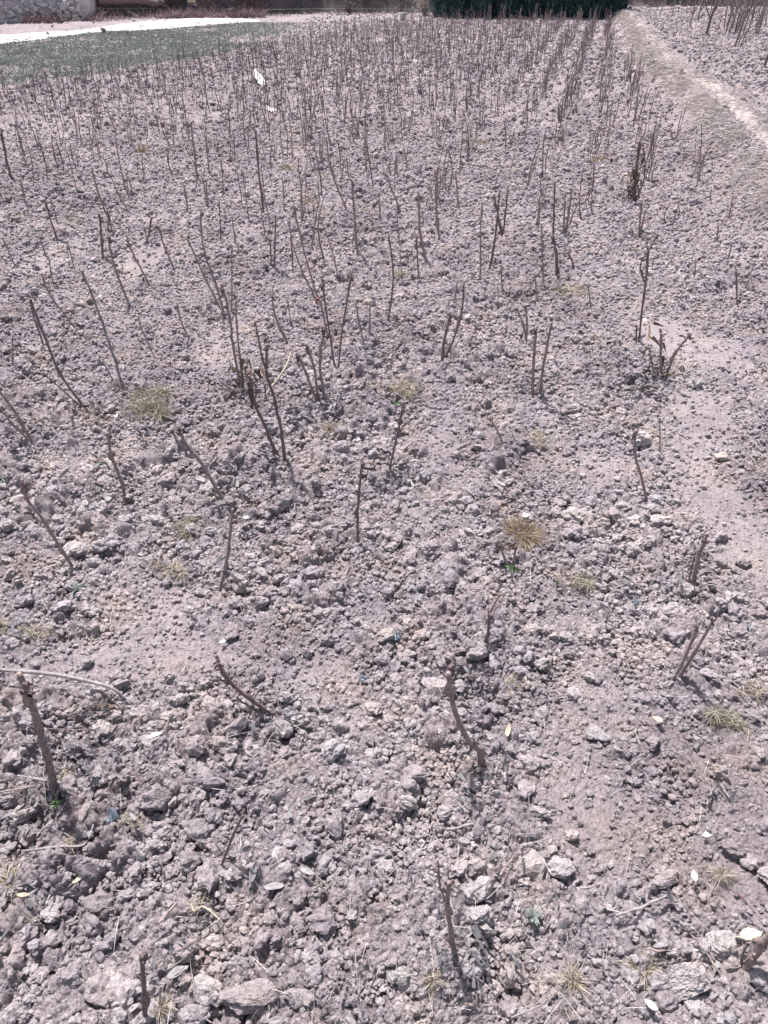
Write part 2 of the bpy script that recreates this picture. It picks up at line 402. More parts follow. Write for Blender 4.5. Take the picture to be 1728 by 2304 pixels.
# split the far bank off so that the terrace behind the field is terrain of its own
Vxy = V[:, :2]
ctr = Vxy[F[:, 0]]
isbank = bank_e(ctr[:, 0], ctr[:, 1]) > -.05
def submesh(V, F):
    u, inv = np.unique(F, return_inverse=True); return V[u], inv.reshape(F.shape)
v1, f1 = submesh(V, F[~isbank]); me_ = build_mesh('ground', v1, [f1]); at_ = me_.attributes.new('dust', 'FLOAT', 'POINT')
at_.data.foreach_set('value', np.clip(1 - clod_amount(v1[:, 0], v1[:, 1]), 0, 1).astype(np.float32)); ground = link('ground', me_, SOIL_FINE); tag(ground, kind='structure')
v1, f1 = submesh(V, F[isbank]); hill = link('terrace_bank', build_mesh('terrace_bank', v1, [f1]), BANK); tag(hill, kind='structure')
del V, F, v1, f1, RR, TT
def GH(x, y): return H(x, y)

# ------------------------------------------------------------------ clods: uncountable small ones instanced, the big ones one by one
def scatter(n, r0, r1, half=math.radians(40), power=1.0):
    r = np.sqrt(rng.uniform(r0 ** 2, r1 ** 2, n)) if power == 1 else r0 * (r1 / r0) ** rng.random(n)
    a = rng.uniform(-half, half, n); return r * np.sin(a), r * np.cos(a)
def clod_stuff(name, bands, level, nproto, seed, ang=.5, lump=.6):
    X = []; Y = []; S = []
    for (r0, r1, dens, s0, s1, pw) in bands:
        hw_ = math.radians(62 if r0 < 2 else 44)
        area = .5 * (r1 ** 2 - r0 ** 2) * 2 * hw_
        x, y = scatter(int(area * dens), r0, r1, hw_)
        c = clod_amount(x, y) * (1 - .93 * np.exp(-(bund_d(x, y) / .3) ** 2))
        c = np.where((x < 2) & (y > field_edge(x) - .05), c * np.where(x < -2.2, .02, .3), c)
        c = np.where(bank_e(x, y) > -.2, 0, c)
        keep = rng.random(len(x)) < (np.clip(c, 0.0, 1) ** 1.6 if level == 3 else .05 + .95 * np.clip(c * 1.1, 0, 1))
        px, py, f = proj(np.stack([x, y, np.zeros_like(x)], -1)); keep &= (f > 0) & (px > -260) & (px < 1990) & (py < 2500)
        x = x[keep]; y = y[keep]
        s = s0 * (s1 / s0) ** (rng.random(len(x)) ** pw) * .5
        X.append(x); Y.append(y); S.append(s)
    X = np.concatenate(X); Y = np.concatenate(Y); S = np.concatenate(S); n = len(X)
    Z = GH(X, Y) + S * .34 + .75 * micro(X, Y)
    pts = np.stack([X, Y, Z], -1)
    protos = [clod_shape(seed + k, level, ang + .4 * (k % 3 - 1), lump) for k in range(nproto)]
    nv = [len(p[0]) for p in protos]
    Vt = np.vstack([pts] + [p[0] for p in protos]); off = n; Fs = []
    for p in protos: Fs.append(p[1] + off); off += len(p[0])
    me = build_mesh(name, Vt, [np.concatenate(Fs)], smooth=False)
    pid = np.concatenate([np.full(n, -1)] + [np.full(c, k) for k, c in enumerate(nv)]).astype(np.int32)
    a = me.attributes.new('pid', 'INT', 'POINT'); a.data.foreach_set('value', pid)
    tot = len(Vt); idx = np.zeros(tot, np.int32); idx[:n] = rng.integers(0, nproto, n)
    a = me.attributes.new('idx', 'INT', 'POINT'); a.data.foreach_set('value', idx)
    rot = np.zeros((tot, 3), np.float32); rot[:n, 2] = rng.uniform(0, 6.28, n); rot[:n, 0] = rng.normal(0, .5, n); rot[:n, 1] = rng.normal(0, .5, n)
    a = me.attributes.new('rot', 'FLOAT_VECTOR', 'POINT'); a.data.foreach_set('vector', rot.ravel())
    sc = np.ones((tot, 3), np.float32); sc[:n] = S[:, None] * rng.uniform(.85, 1.15, (n, 3))
    a = me.attributes.new('scl', 'FLOAT_VECTOR', 'POINT'); a.data.foreach_set('vector', sc.ravel())
    o = link(name, me, SOIL)
    ng = bpy.data.node_groups.new(name + '_scatter', 'GeometryNodeTree')
    ng.interface.new_socket('Geometry', in_out='INPUT', socket_type='NodeSocketGeometry'); ng.interface.new_socket('Geometry', in_out='OUTPUT', socket_type='NodeSocketGeometry')
    N = ng.nodes; Lk = ng.links; gi = N.new('NodeGroupInput'); go = N.new('NodeGroupOutput')
    def attr(nm, ty):
        q = N.new('GeometryNodeInputNamedAttribute'); q.data_type = ty; q.inputs['Name'].default_value = nm; return q.outputs['Attribute']
    pida = attr('pid', 'INT')
    def sep(val):
        cmp = N.new('FunctionNodeCompare'); cmp.data_type = 'INT'; cmp.operation = 'EQUAL'
        Lk.new(pida, cmp.inputs[2]); cmp.inputs[3].default_value = val
        s_ = N.new('GeometryNodeSeparateGeometry'); s_.domain = 'POINT'; Lk.new(gi.outputs[0], s_.inputs[0]); Lk.new(cmp.outputs[0], s_.inputs[1]); return s_.outputs[0]
    g2i = N.new('GeometryNodeGeometryToInstance')
    for k in reversed(range(nproto)): Lk.new(sep(k), g2i.inputs[0])
    iop = N.new('GeometryNodeInstanceOnPoints'); Lk.new(sep(-1), iop.inputs['Points']); Lk.new(g2i.outputs[0], iop.inputs['Instance'])
    iop.inputs['Pick Instance'].default_value = True; Lk.new(attr('idx', 'INT'), iop.inputs['Instance Index'])
    Lk.new(attr('rot', 'FLOAT_VECTOR'), iop.inputs['Rotation']); Lk.new(attr('scl', 'FLOAT_VECTOR'), iop.inputs['Scale'])
    Lk.new(iop.outputs[0], go.inputs[0])
    md = o.modifiers.new('scatter', 'NODES'); md.node_group = ng
    print(name, n)
    return tag(o, None, None, kind='stuff')
# bands: r0, r1, per m2, size from, size to (m, across), exponent towards small
clod_stuff('soil_clods', [(.3, 2.6, 1350, .018, .064, 2.8), (2.6, 6, 950, .018, .056, 2.6), (6, 12, 480, .026, .070, 2.3), (12, 30, 240, .042, .11, 2.4)], 3, 14, 1000, .32, 1.15)
clod_stuff('soil_crumbs', [(.3, 2.4, 15000, .006, .021, 1.6), (2.4, 4.5, 6500, .010, .026, 1.4), (4.5, 9, 2200, .016, .036, 1.3)], 2, 8, 2000, .5, .9)

big_clods = [  # px, py, width px, height factor, angularity
 (578, 2236, 140, .8, .9), (672, 2246, 62, 1.1, 1), (467, 2232, 84, .8, .6), (414, 2149, 46, 1.2, .5), (440, 2285, 70, 1., .4), (1534, 2207, 104, .85, .9), (1490, 1977, 88, .7, .7),
 (1647, 1916, 56, .9, .9), (1684, 1942, 44, .9, .4), (1720, 1973, 52, 1, .5), (1620, 2125, 66, 1, .3), (1706, 2201, 84, .9, .3), (1667, 2240, 38, 1, .5), (1545, 2090, 34, .9, .6),
 (1461, 2110, 33, .9, .3), (1560, 2262, 50, 1, .5), (453, 1747, 58, 1, 1), (503, 1729, 42, .9, .1), (547, 1734, 40, .9, .3), (674, 1630, 48, 1.3, .5), (505, 1685, 60, 1, .4),
 (750, 1693, 48, 1, .4), (26, 1804, 48, 1.1, .6), (58, 1834, 56, .8, .7), (224, 1958, 54, 1.1, .3), (630, 1927, 52, .8, .5), (588, 1974, 37, .9, .9), (354, 1800, 78, .8, .4),
 (208, 2073, 44, .9, .2), (234, 2213, 66, .9, .5), (262, 2255, 46, .9, .2), (172, 1693, 54, 1.1, .5), (234, 1640, 48, .9, .5), (989, 1547, 84, .6, .9), (1077, 2010, 70, 1.2, .4),
 (1080, 2062, 64, 1.0, .4), (1260, 1953, 62, .8, .4), (1338, 1654, 56, .6, .7), (1426, 1693, 30, .9, .4), (1197, 1661, 34, 1, .3), (976, 1667, 38, 1, .7), (1109, 1599, 40, .9, .6),
 (916, 1812, 46, 1, .3), (999, 1833, 38, 1, .5), (906, 2203, 52, 1, .5), (227, 1233, 42, .8, .4), (172, 1238, 52, .7, .4), (292, 1188, 56, 1.2, .4), (279, 1222, 34, .8, .7),
 (607, 1342, 38, 1, .3), (531, 1363, 34, 1.2, .6), (453, 1337, 32, .9, .3), (734, 1446, 38, 1.1, .6), (539, 1087, 35, .9, .7), (771, 1017, 42, 1.1, .7), (42, 1129, 42, .8, .3),
 (359, 1178, 46, .8, .5), (1458, 1147, 52, .7, .3), (1484, 1176, 50, .8, .5), (1353, 1183, 32, 1, .3), (1291, 1162, 54, .7, .3), (1437, 991, 46, .8, .6), (1541, 1334, 44, 1, .8),
 (1510, 1376, 44, .9, .5), (1119, 1095, 38, .8, .4), (1622, 1032, 38, .8, .4), (1350, 2170, 40, .8, .5), (1180, 1990, 44, .9, .4), (700, 2150, 46, .9, .6), (660, 2075, 50, .7, .8), (840, 1700, 36, .9, .4),
 (118, 2060, 44, .9, .4), (20, 2170, 50, 1, .4), (1560, 870, 40, 1., .6), (132, 560, 30, .7, .4), (1290, 925, 34, .8, .5), (700, 845, 26, .8, .5), (1430, 760, 24, .8, .4)]
for n_, (px, py, w, hf, an) in enumerate(big_clods):
    V_, F_ = clod_shape(300 + n_, 5 if w > 50 else 4, an * (1.0 if w > 60 else .6), .28 if w > 60 else .5)
    p = G(px, py + w * .12); dist = np.linalg.norm(p - np.array((0, 0, CAM_H))); _, _, dep = proj(p)
    s = float(w / FPX * dep / 2) * 1.05
    V_ = V_ * s * ((1.12, .78, 1) if w > 100 else (1.05, .9, 1)); V_[:, 2] *= hf * 1.05; a = rng.uniform(-.5, .5)
    R_ = np.array([[math.cos(a), -math.sin(a), 0], [math.sin(a), math.cos(a), 0], [0, 0, 1]]); V_ = V_ @ R_.T
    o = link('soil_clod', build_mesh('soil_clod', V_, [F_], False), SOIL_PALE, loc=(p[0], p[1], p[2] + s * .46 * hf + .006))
    sz = 'broad flat' if w > 100 else 'large angular' if (w > 50 and an > .7) else 'large rounded' if w > 50 else 'angular' if an > .65 else 'lumpy' if an > .35 else 'rounded'
    tag(o, f'{sz} dry soil clod at {place(px, py)}', 'soil clod', 'clods big enough to stand out of the tilled soil')

# ------------------------------------------------------------------ pruned stems
def on_plane(base, px, py, lean=0.0):
    """point on the upright plane through base that faces the camera's side of the field"""
    d = ray(px, py); n = np.array((base[0], base[1], 0.0)); n /= np.linalg.norm(n)
    t = (n @ (base - np.array((0, 0, CAM_H)))) / (n @ d)
    p = np.array((0, 0, CAM_H)) + d * t
    p[:2] += n[:2] * lean * max(0, p[2] - base[2])
    return p
O = 1.0416
def stem_parts(poly, thick, seed, base_pt=None, knobs=None):
    r_ = np.random.default_rng(seed)
    b = G(*poly[0]) if base_pt is None else base_pt
    _, _, dep = proj(b); rad = thick * .84 / FPX * dep / 2
    lean = r_.uniform(-.12, .18)
    P = [on_plane(b, *q, lean=lean) for q in poly]
    if base_pt is None or P[0][2] < b[2] + .02: P = [P[0] - np.array((0, 0, .03))] + P
    P = np.array(P); L = np.linalg.norm(P[-1] - P[0])
    parts = [tube(P, [rad * 1.15, rad * .95, rad * .8, rad * .72], 8, True, knobs if knobs is not None else 4, seed)]
    for _ in range(r_.integers(3, 7)):                       # buds and pruned snags
        t = r_.uniform(.35, 1.0); k = t * (len(P) - 1); i0 = min(int(k), len(P) - 2); q = P[i0] + (P[i0 + 1] - P[i0]) * (k - i0)
        ax = P[i0 + 1] - P[i0]; ax /= np.linalg.norm(ax); sd_ = r_.normal(0, 1, 3); sd_ -= ax * (sd_ @ ax); sd_ /= np.linalg.norm(sd_)
        l = rad * r_.uniform(1.2, 2.4); parts.append(tube([q, q + sd_ * l * .7 + ax * l * .5, q + sd_ * l * .9 + ax * l * 1.1], [rad * .5, rad * .42, rad * .2], 5, True, 0, seed + 9, 2))
    return parts, P, rad
def litter_at(p, n, spread, seed, size=.02):
    r_ = np.random.default_rng(seed); a = r_.uniform(0, 6.28, n); rr = spread * np.sqrt(r_.random(n))
    x = p[0] + rr * np.cos(a); y = p[1] + rr * np.sin(a); z = GH(x, y) + .020 + .012 * min(1.6, float(p[1])) + .016 * r_.random(n)
    d = np.stack([r_.normal(0, 1, n), r_.normal(0, 1, n), r_.normal(.1, .35, n)], -1)
    L = size * r_.uniform(.6, 1.8, n)
    return blades(np.stack([x, y, z], -1), d, L, L * r_.uniform(.2, .42, n), r_.uniform(-.2, .3, n), 3, seed, .35)
litter = []
S_GROUP = 'pruned shrub stems standing in the tilled field'
plants = []   # (scale, label or None, [ (points, thickness px) ... ], options)
def pl(stems, label=None, s=1.0, **kw): plants.append((stems, label, s, kw))
o_ = O
pl([([(122,1718),(100,1620),(75,1530),(52,1478)], 19)], 'thick brown stump wrapped in thin dry tendrils, near the left edge', O, wrap=True, litter=26)
pl([([(595,1547),(560,1527),(505,1490),(480,1460),(468,1432)], 12), ([(592,1549),(545,1530),(512,1508)], 6)], 'crooked stem bent low to the left with a thin side shoot at its foot', O, litter=10)
pl([([(1042,1657),(1035,1620),(1010,1590),(990,1545),(978,1500),(972,1440)], 17)], 'crooked brown stump with a swollen elbow near its foot, right of centre', O, litter=14)
pl([([(982,2060),(975,2010),(967,1960),(970,1903)], 15), ([(975,1985),(950,1935),(942,1880)], 6)], 'stubby stump with thin side twig, nearest the bottom middle', O, litter=10)
pl([([(315,2212),(312,2130),(308,2065)], 14)], 'straight stub cut off short by the bottom edge, left', O, mat='dark')
pl([([(478,1872),(490,1835),(505,1790),(522,1752)], 8)], 'thin short stub leaning right among clods, lower left of centre', O)
pl([([(1598,2105),(1625,2072),(1655,2030),(1690,1960)], 22), ([(1600,2098),(1605,2060),(1618,2035)], 8), ([(1612,2090),(1628,2060),(1632,2030)], 8)], 'forked thick stump at the bottom right corner', O, litter=8)
pl([([(1450,1475),(1475,1430),(1508,1350)], 9), ([(1462,1472),(1500,1410),(1543,1335)], 10)], 'two bare stems side by side leaning right, near the right edge', O)
pl([([(1495,1272),(1502,1230),(1510,1200),(1525,1160)], 12), ([(1487,1262),(1495,1220),(1503,1192)], 6)], 'short knobbly stub with pale tip beside grey clod, right side', O, litter=10)
pl([([(1045,1407),(1055,1360),(1060,1325)], 10), ([(1058,1335),(1068,1315),(1080,1298)], 4)], 'little knobbly stub with a pale splinter on top, centre right', O)
pl([([(1100,1228),(1085,1200),(1080,1175)], 7), ([(1108,1226),(1112,1200),(1114,1178)], 7)], 'low forked stub just in front of the brown straw tuft', O)
pl([([(475,1277),(490,1220),(500,1160),(507,1115)], 10)], 'dark slightly right-leaning stub, left of centre below the middle', O, litter=8)
pl([([(160,1230),(130,1185),(95,1130),(62,1090),(52,1050)], 9)], 'pale curved stem leaning left with a dark knobbed tip, far left', O)
pl([([(773,1177),(773,1110),(778,1050),(782,1000)], 8)], 'lone upright thin stem with white tip, left of centre', O)
pl([([(487,1088),(460,1045),(430,995),(400,960),(385,925)], 9)], 'long stem leaning left out of a clump of dark litter', O, litter=16)
pl([([(398,985),(385,960),(372,930)], 6), ([(402,986),(395,955),(390,930)], 6)], 'two small pale stubs left of the long leaning stem', O)
pl([([(270,1062),(255,1020),(238,975),(232,930)], 10)], 'dark stub leaning left below the greenish grass tuft', O)
pl([([(838,1042),(845,1000),(860,940),(872,880)], 7)], 'slender stem leaning right over dark litter, middle of the photo', O, litter=16)
pl([([(1398,1090),(1385,1035),(1370,985),(1370,935)], 8)], 'curved stem standing behind two rounded clods, right side', O)
pl([([(1092,972),(1078,935),(1060,900)], 5)], 'thin low stem leaning left, right of the middle', O)
pl([([(1425,978),(1425,905)], 4)], 'thin straight stem below the three-armed shrub', O)
pl([([(629,1039),(613,999),(596,956),(576,911),(566,870),(560,840)], 9), ([(641,1041),(633,966),(623,925),(615,881),(600,834),(599,763)], 9), ([(600,834),(592,815),(574,726)], 5)], 'tall pair of brown stems rising from one foot, left of centre', 1, litter=8, leaves=(566, 850, 10))
pl([([(546,885),(529,807),(521,746),(515,714),(509,681),(499,651)], 7), ([(548,880),(545,838),(537,783),(531,712),(529,665)], 6)], 'tall shrub with withered leaves hanging at its foot', 1, litter=14, leaves=(541, 845, 26))
pl([([(716,913),(690,850),(670,801)], 8), ([(717,911),(708,834),(692,781)], 8), ([(725,905),(729,893),(720,824),(729,742)], 9)], 'three dark stems fanning out of a litter heap, just left of centre', 1, litter=30)
pl([([(738,760),(722,691),(714,673),(694,610),(672,530),(661,474)], 5.5), ([(716,685),(690,630),(662,560),(650,495)], 4.5)], 'very tall slanting stem bound with a red tie, above the centre', 1, red=(713, 677))
pl([([(760,844),(771,745),(794,620)], 6), ([(755,838),(740,745),(724,640)], 6)], 'pair of tall thin stems opening in a V, above the centre', 1)
pl([([(651,781),(620,713),(612,661)], 6)], 'dark hooked stem leaning left beside the very tall one', 1)
pl([([(505,714),(490,656),(458,562),(453,479)], 6), ([(502,708),(453,604),(422,531)], 5), ([(521,708),(522,640),(521,562)], 4)], 'tall three-stemmed shrub leaning left over dark litter', 1, litter=16)
pl([([(276,872),(255,802),(224,713),(200,651),(185,620)], 7), ([(260,865),(229,812)], 4)], 'long pale silvery stem slanting left, left third', 1, mat='pale')
pl([([(198,928),(135,840),(90,730),(68,677)], 7), ([(192,925),(140,875),(104,843)], 4)], 'slanting stem with a lower side shoot rising from dark litter, left', 1, litter=18)
pl([([(73,998),(42,938),(0,880),(-30,840)], 8), ([(66,992),(20,945),(-10,905)], 6)], 'two slanting stems cut by the left edge over dark litter', 1, litter=14)
pl([([(294,695),(266,625),(250,573),(245,534)], 6.5)], 'dark stem leaning left, upper part knobbly, left third', 1)
pl([([(172,740),(115,667),(94,615)], 5.5)], None, 1, litter=12)
pl([([(102,786),(78,719),(68,677)], 5)]); pl([([(31,838),(29,755)], 4.5)])
pl([([(336,643),(297,562),(283,525)], 5)], None, 1, litter=10); pl([([(393,609),(365,542),(357,510)], 6)])
pl([([(232,591),(229,536),(225,484)], 7)], 'thick short upright stub, upper left', 1, mat='dark')
pl([([(250,505),(224,443),(206,375)], 5.5)]); pl([([(294,484),(266,437),(247,391)], 4)]); pl([([(167,604),(151,542)], 3.5)])
pl([([(133,549),(107,474),(103,443)], 5)]); pl([([(29,406),(16,365),(3,297)], 7)], 'thick stem at the far left edge, upper quarter', 1, mat='dark')
pl([([(445,406),(437,344),(430,276)], 6)], None, 1, litter=4); pl([([(471,391),(463,302)], 4.5)])
pl([([(594,487),(583,396),(575,292)], 6.5)], 'tall dark stem with a tan leaf at its tip, upper left of centre', 1, mat='dark')
pl([([(503,437),(497,354)], 4)]); pl([([(424,479),(414,417)], 5)]); pl([([(562,505),(544,380)], 3.5)])
pl([([(617,609),(620,479)], 5), ([(611,604),(607,536)], 4.5)]); pl([([(781,474),(745,385),(734,312)], 5)])
pl([([(805,578),(797,479),(792,406)], 6.5)], 'straight stout stem standing alone, upper middle', 1)
pl([([(763,635),(745,557),(716,479)], 4)]); pl([([(839,417),(825,318)], 4)]); pl([([(719,474),(716,406)], 4)])
pl([([(427,766),(406,719),(398,677)], 5)], None, 1, litter=8, ); pl([([(354,818),(323,750),(310,713)], 4)])
pl([([(333,552),(341,490)], 7), ([(335,552),(325,515)], 4)], None, 1, litter=10, mat='dark')
pl([([(820,781),(799,682)], 5), ([(831,771),(833,682)], 5)]); pl([([(656,734),(646,668)], 3)]); pl([([(36,604),(5,531)], 4)])
pl([([(994,826),(999,769),(1015,706)], 9), ([(1004,800),(1023,760),(1040,700),(1044,644)], 6)], 'stout stem leaning right with a thinner one behind, right of centre', 1)
pl([([(1197,896),(1200,821),(1205,743)], 9), ([(1213,896),(1223,821),(1242,717)], 9)], 'two thick upright stems from one foot, forming a narrow V', 1, litter=20)
pl([([(1184,770),(1177,732),(1161,696)], 6), ([(1184,768),(1186,730),(1182,690)], 6)], 'short forked stem behind the narrow V of stems', 1)
pl([([(1489,854),(1487,800),(1489,743)], 8), ([(1494,854),(1520,795),(1554,753)], 9), ([(1471,840),(1463,795)], 5)], 'low three-armed shrub with curled dead leaves at its foot', 1, litter=30, leaves=(1470, 762, 10), leaves2=(1490, 838, 22))
pl([([(1437,779),(1442,717),(1452,639),(1458,560)], 6), ([(1430,779),(1432,735)], 5), ([(1452,639),(1440,600),(1462,560),(1479,529)], 4)], 'tall slender stems in a tight bundle behind the three-armed shrub', 1, litter=8)
pl([([(1437,542),(1440,498),(1445,451)], 6), ([(1439,540),(1452,472)], 5)], None, 1, litter=24)
pl([([(1426,458),(1432,378),(1440,321)], 7), ([(1428,456),(1450,400),(1449,340)], 4)], 'stem still hung with withered brown leaves, upper right', 1, leaves=(1428, 408, 90), mat='dark')
pl([([(1252,625),(1250,560),(1244,529)], 6), ([(1256,623),(1252,560)], 5), ([(1275,606),(1290,600),(1282,571)], 5)], 'knot of short dark stems with one curled to the right', 1, mat='dark')
pl([([(1244,548),(1247,470),(1249,404)], 6)]); pl([([(1270,529),(1281,472),(1286,425)], 7), ([(1272,527),(1290,480),(1309,446)], 5), ([(1268,529),(1272,430)], 4)], None, 1, litter=14)
pl([([(1223,654),(1218,503)], 5)]); pl([([(1210,685),(1203,612)], 4)])
pl([([(1101,607),(1114,534),(1124,435)], 6), ([(1130,529),(1112,435)], 5), ([(1132,529),(1143,430)], 4)], None, 1, litter=12)
pl([([(1080,635),(1082,472)], 4.5)]); pl([([(989,542),(981,472),(980,412)], 6)])
pl([([(960,600),(945,518),(941,433)], 7)], None, 1); pl([([(942,635),(937,530)], 5)]); pl([([(1033,472),(1025,388)], 5)])
pl([([(903,482),(883,430),(869,394)], 5)]); pl([([(1184,430),(1197,368),(1213,321)], 5), ([(1186,430),(1205,360)], 3)])
pl([([(1658,685),(1656,607)], 4)]); pl([([(1671,659),(1688,623)], 5), ([(1673,659),(1700,585)], 4)], None, 1, mat='pale')
pl([([(1635,592),(1648,545)], 4)]); pl([([(1611,550),(1617,508)], 5)]); pl([([(872,727),(885,633),(874,534)], 5)])
pl([([(1515,321),(1508,290)], 5), ([(1516,321),(1532,286)], 3.5)]); pl([([(1598,456),(1600,425)], 4)]); pl([([(900,560),(892,470)], 4)])
pl([([(1640,490),(1650,440)], 3.5)]); pl([([(905,640),(900,560)], 4)]); pl([([(1020,690),(1030,625)], 4)]); pl([([(530,560),(522,488)], 4)])
pl([([(660,620),(655,545)], 4)]); pl([([(700,560),(712,480)], 4.5)]); pl([([(855,500),(852,430)], 4)]); pl([([(640,480),(636,400)], 4)]); pl([([(1130,660),(1128,600)], 3.5)])
pl([([(120,640),(108,575)], 4)]); pl([([(60,470),(45,400)], 4.5)]); pl([([(880,830),(886,770)], 3)]); pl([([(1330,700),(1322,640)], 3)]); pl([([(1560,640),(1566,585)], 3.5)])
bases = []
mats = {'dark': BARK_DARK, 'pale': BARK_PALE, None: BARK}
def shape_words(stems, s):
    (x0, y0), (x1, y1) = stems[0][0][0], stems[0][0][-1]
    k = (x1 - x0) / max(1, (y0 - y1)); n = len(stems)
    lean = 'leaning left' if k < -.28 else 'leaning right' if k > .22 else 'upright'
    h = (y0 - y1); tall = 'tall' if h > 105 else 'short' if h < 60 else 'slim'
    return f"{tall} {'bare stem' if n == 1 else 'forked stems'} {lean}"
def leaf_cluster(px, py, base, n, seed, hgt=.1):
    r_ = np.random.default_rng(seed); p = on_plane(base, px, py)
    q = p + np.stack([r_.normal(0, .028, n), r_.normal(0, .028, n), r_.normal(0, hgt, n)], -1)
    q[:, 2] = np.maximum(q[:, 2], base[2] + .01)
    d = np.stack([r_.normal(0, .4, n), r_.normal(0, .4, n), r_.uniform(-1.2, .2, n)], -1); L = r_.uniform(.03, .06, n)
    return blades(q, d, L, L * .3, r_.uniform(0, .5, n), 4, seed, .6)
for pi, (stems, label, s, kw) in enumerate(plants):
    st = [([(x * s, y * s) for x, y in pts], t * s) for pts, t in stems]
    base = G(*st[0][0][0]); bases.append((base[0], base[1]))
    many = label is not None or len(st) > 1 or 'wrap' in kw or 'leaves' in kw or 'red' in kw
    m = mats[kw.get('mat')] if kw.get('mat') else (BARK_DARK if pi % 4 == 1 else BARK)
    lab = label or f'{shape_words(st, s)}, {place(*st[0][0][0])}'
    if many:
        root = bpy.data.objects.new('pruned_shrub', None); C.objects.link(root); root.location = base; root.empty_display_size = .05
        tag(root, lab, 'shrub', S_GROUP)
    for k, (pts, t) in enumerate(st):
        b0 = base if (k and abs(pts[0][1] - st[0][0][0][1]) > 22) else None
        parts, P, rad = stem_parts(pts, t, 40 + pi * 7 + k, b0)
        Vj, Fj = join(parts)
        Vj = Vj - base
        thin = k > 0 and t < .72 * st[0][1]
        if many:
            q_ = link('side_twig' if thin else 'stem', build_mesh('side_twig' if thin else 'stem', Vj, Fj), m, main if thin else root)
            if k == 0: main = q_
        else:
            o = link('pruned_shrub', build_mesh('pruned_shrub', Vj, Fj), m, loc=base); tag(o, lab, 'shrub', S_GROUP)
        if k == 0 and kw.get('wrap'):
            r_ = np.random.default_rng(5); tw = []
            for q in range(5):
                n = 150; tt = np.linspace(.12 + .1 * q, .55 + .1 * q, n); ax = np.array([[np.interp(a_, np.linspace(0, 1, len(P)), P[:, c_]) for c_ in range(3)] for a_ in tt])
                ph = tt * 32 + q * 1.7
                sp = ax + np.stack([np.cos(ph), np.sin(ph), 0 * ph], -1) * (rad * (1.08 + .1 * np.sin(ph * .7))[:, None])
                tw.append(tube(sp, [.0011], 4, False, 0, q, 1))
            for q in range(12):
                a0 = P[0] + (P[-1] - P[0]) * r_.uniform(.05, .75); d_ = np.array((r_.normal(), r_.normal(), r_.normal(-.1, .3))); d_ /= np.linalg.norm(d_)
                l_ = r_.uniform(.05, .14); tw.append(tube([a0 + d_ * rad * .6, a0 + d_ * l_ * .5 + (0, 0, .02), a0 + d_ * l_ - (0, 0, .01)], [.0012, .0006], 4, False, 0, q, 3))
            Vt, Ft = join(tw); link('tendril', build_mesh('tendril', Vt - base, Ft), BARK_PALE, root)
    if label:
        for pts, t in st:
            tip = on_plane(base, *pts[-1]); r0 = t * .42 / FPX * proj(tip)[2]; r_ = np.random.default_rng(pi + 77); bd = []
            for q in range(5):
                d_ = r_.normal(0, 1, 3) * (1, 1, .5) + (0, 0, .5); d_ /= np.linalg.norm(d_); c0 = tip - np.array((0, 0, r0 * r_.uniform(0, 5)))
                bd.append(tube([c0, c0 + d_ * r0 * 1.3, c0 + d_ * r0 * 1.5 + (0, 0, r0 * 1.3)], [r0 * .8, r0 * .75, r0 * .3], 6, True, 0, q, 2))
            Vb_, Fb_ = join(bd); link('bud', build_mesh('bud', Vb_ - base, Fb_), BARK_DARK, root)
    if 'leaves' in kw:
        a_, b_, n_ = kw['leaves']; tall = .09 if n_ > 50 else .035
        Vl, Fl = leaf_cluster(a_ * s, b_ * s, base, n_, pi, tall); link('dead_leaves', build_mesh('dead_leaves', Vl - base, Fl), LEAF_BROWN, root)
    if 'leaves2' in kw:
        a_, b_, n_ = kw['leaves2']; Vl, Fl = leaf_cluster(a_ * s, b_ * s, base, n_, pi + 1, .02); link('dead_leaves', build_mesh('dead_leaves', Vl - base, Fl), LEAF_BROWN, root)
    if 'red' in kw:
        q = on_plane(base, *kw['red']); Vr, Fr = tube([q - (0.004, 0, .012), q, q + (.003, 0, .014)], [.006, .008, .006], 7, True, 1, 3, 2); link('red_tie', build_mesh('red_tie', Vr - base, Fr), RED, root)
    if kw.get('litter'): litter.append(litter_at(base, kw['litter'] * 2, .05 + .0022 * kw['litter'], 900 + pi, .0155 if base[1] < 1.2 else .021))

# rows farther back: the nearest ones one by one, the rest too many to count
cand = []
hx = np.array([b[0] for b in bases]); hy = np.array([b[1] for b in bases])
for rowi in range(-60, 40):
    u = .14 + rowi * .40
    v = 1.0
    while v < 29:
        v += rng.uniform(.07, .19) if rowi % 2 else rng.uniform(.08, .22)
        uu = u + rng.normal(0, .05)
        x = uu * math.cos(A_ROW) + v * math.sin(A_ROW); y = -uu * math.sin(A_ROW) + v * math.cos(A_ROW)
        if y < 1: continue
        z = float(H(np.array([x]), np.array([y]))[0]); px, py, f = proj(np.array((x, y, z)))
        if not (-60 < px < 1790) or py > 640 or y > 25.3: continue
        if x < 2 and y > field_edge(x) - .1: continue
        if bund_d(np.array([x]), np.array([y]))[0] > -.52: continue
        if rng.random() < .05 + sst(170, 420, py) * .45 + .33 * sst(500, 560, py) + .14 * (1 - sst(60, 150, py)): continue
        if np.min(np.hypot(hx - x, hy - y)) < .2: continue
        cand.append((py, px, x, y, z))
cand.sort(reverse=True)
print('row stems', len(cand))
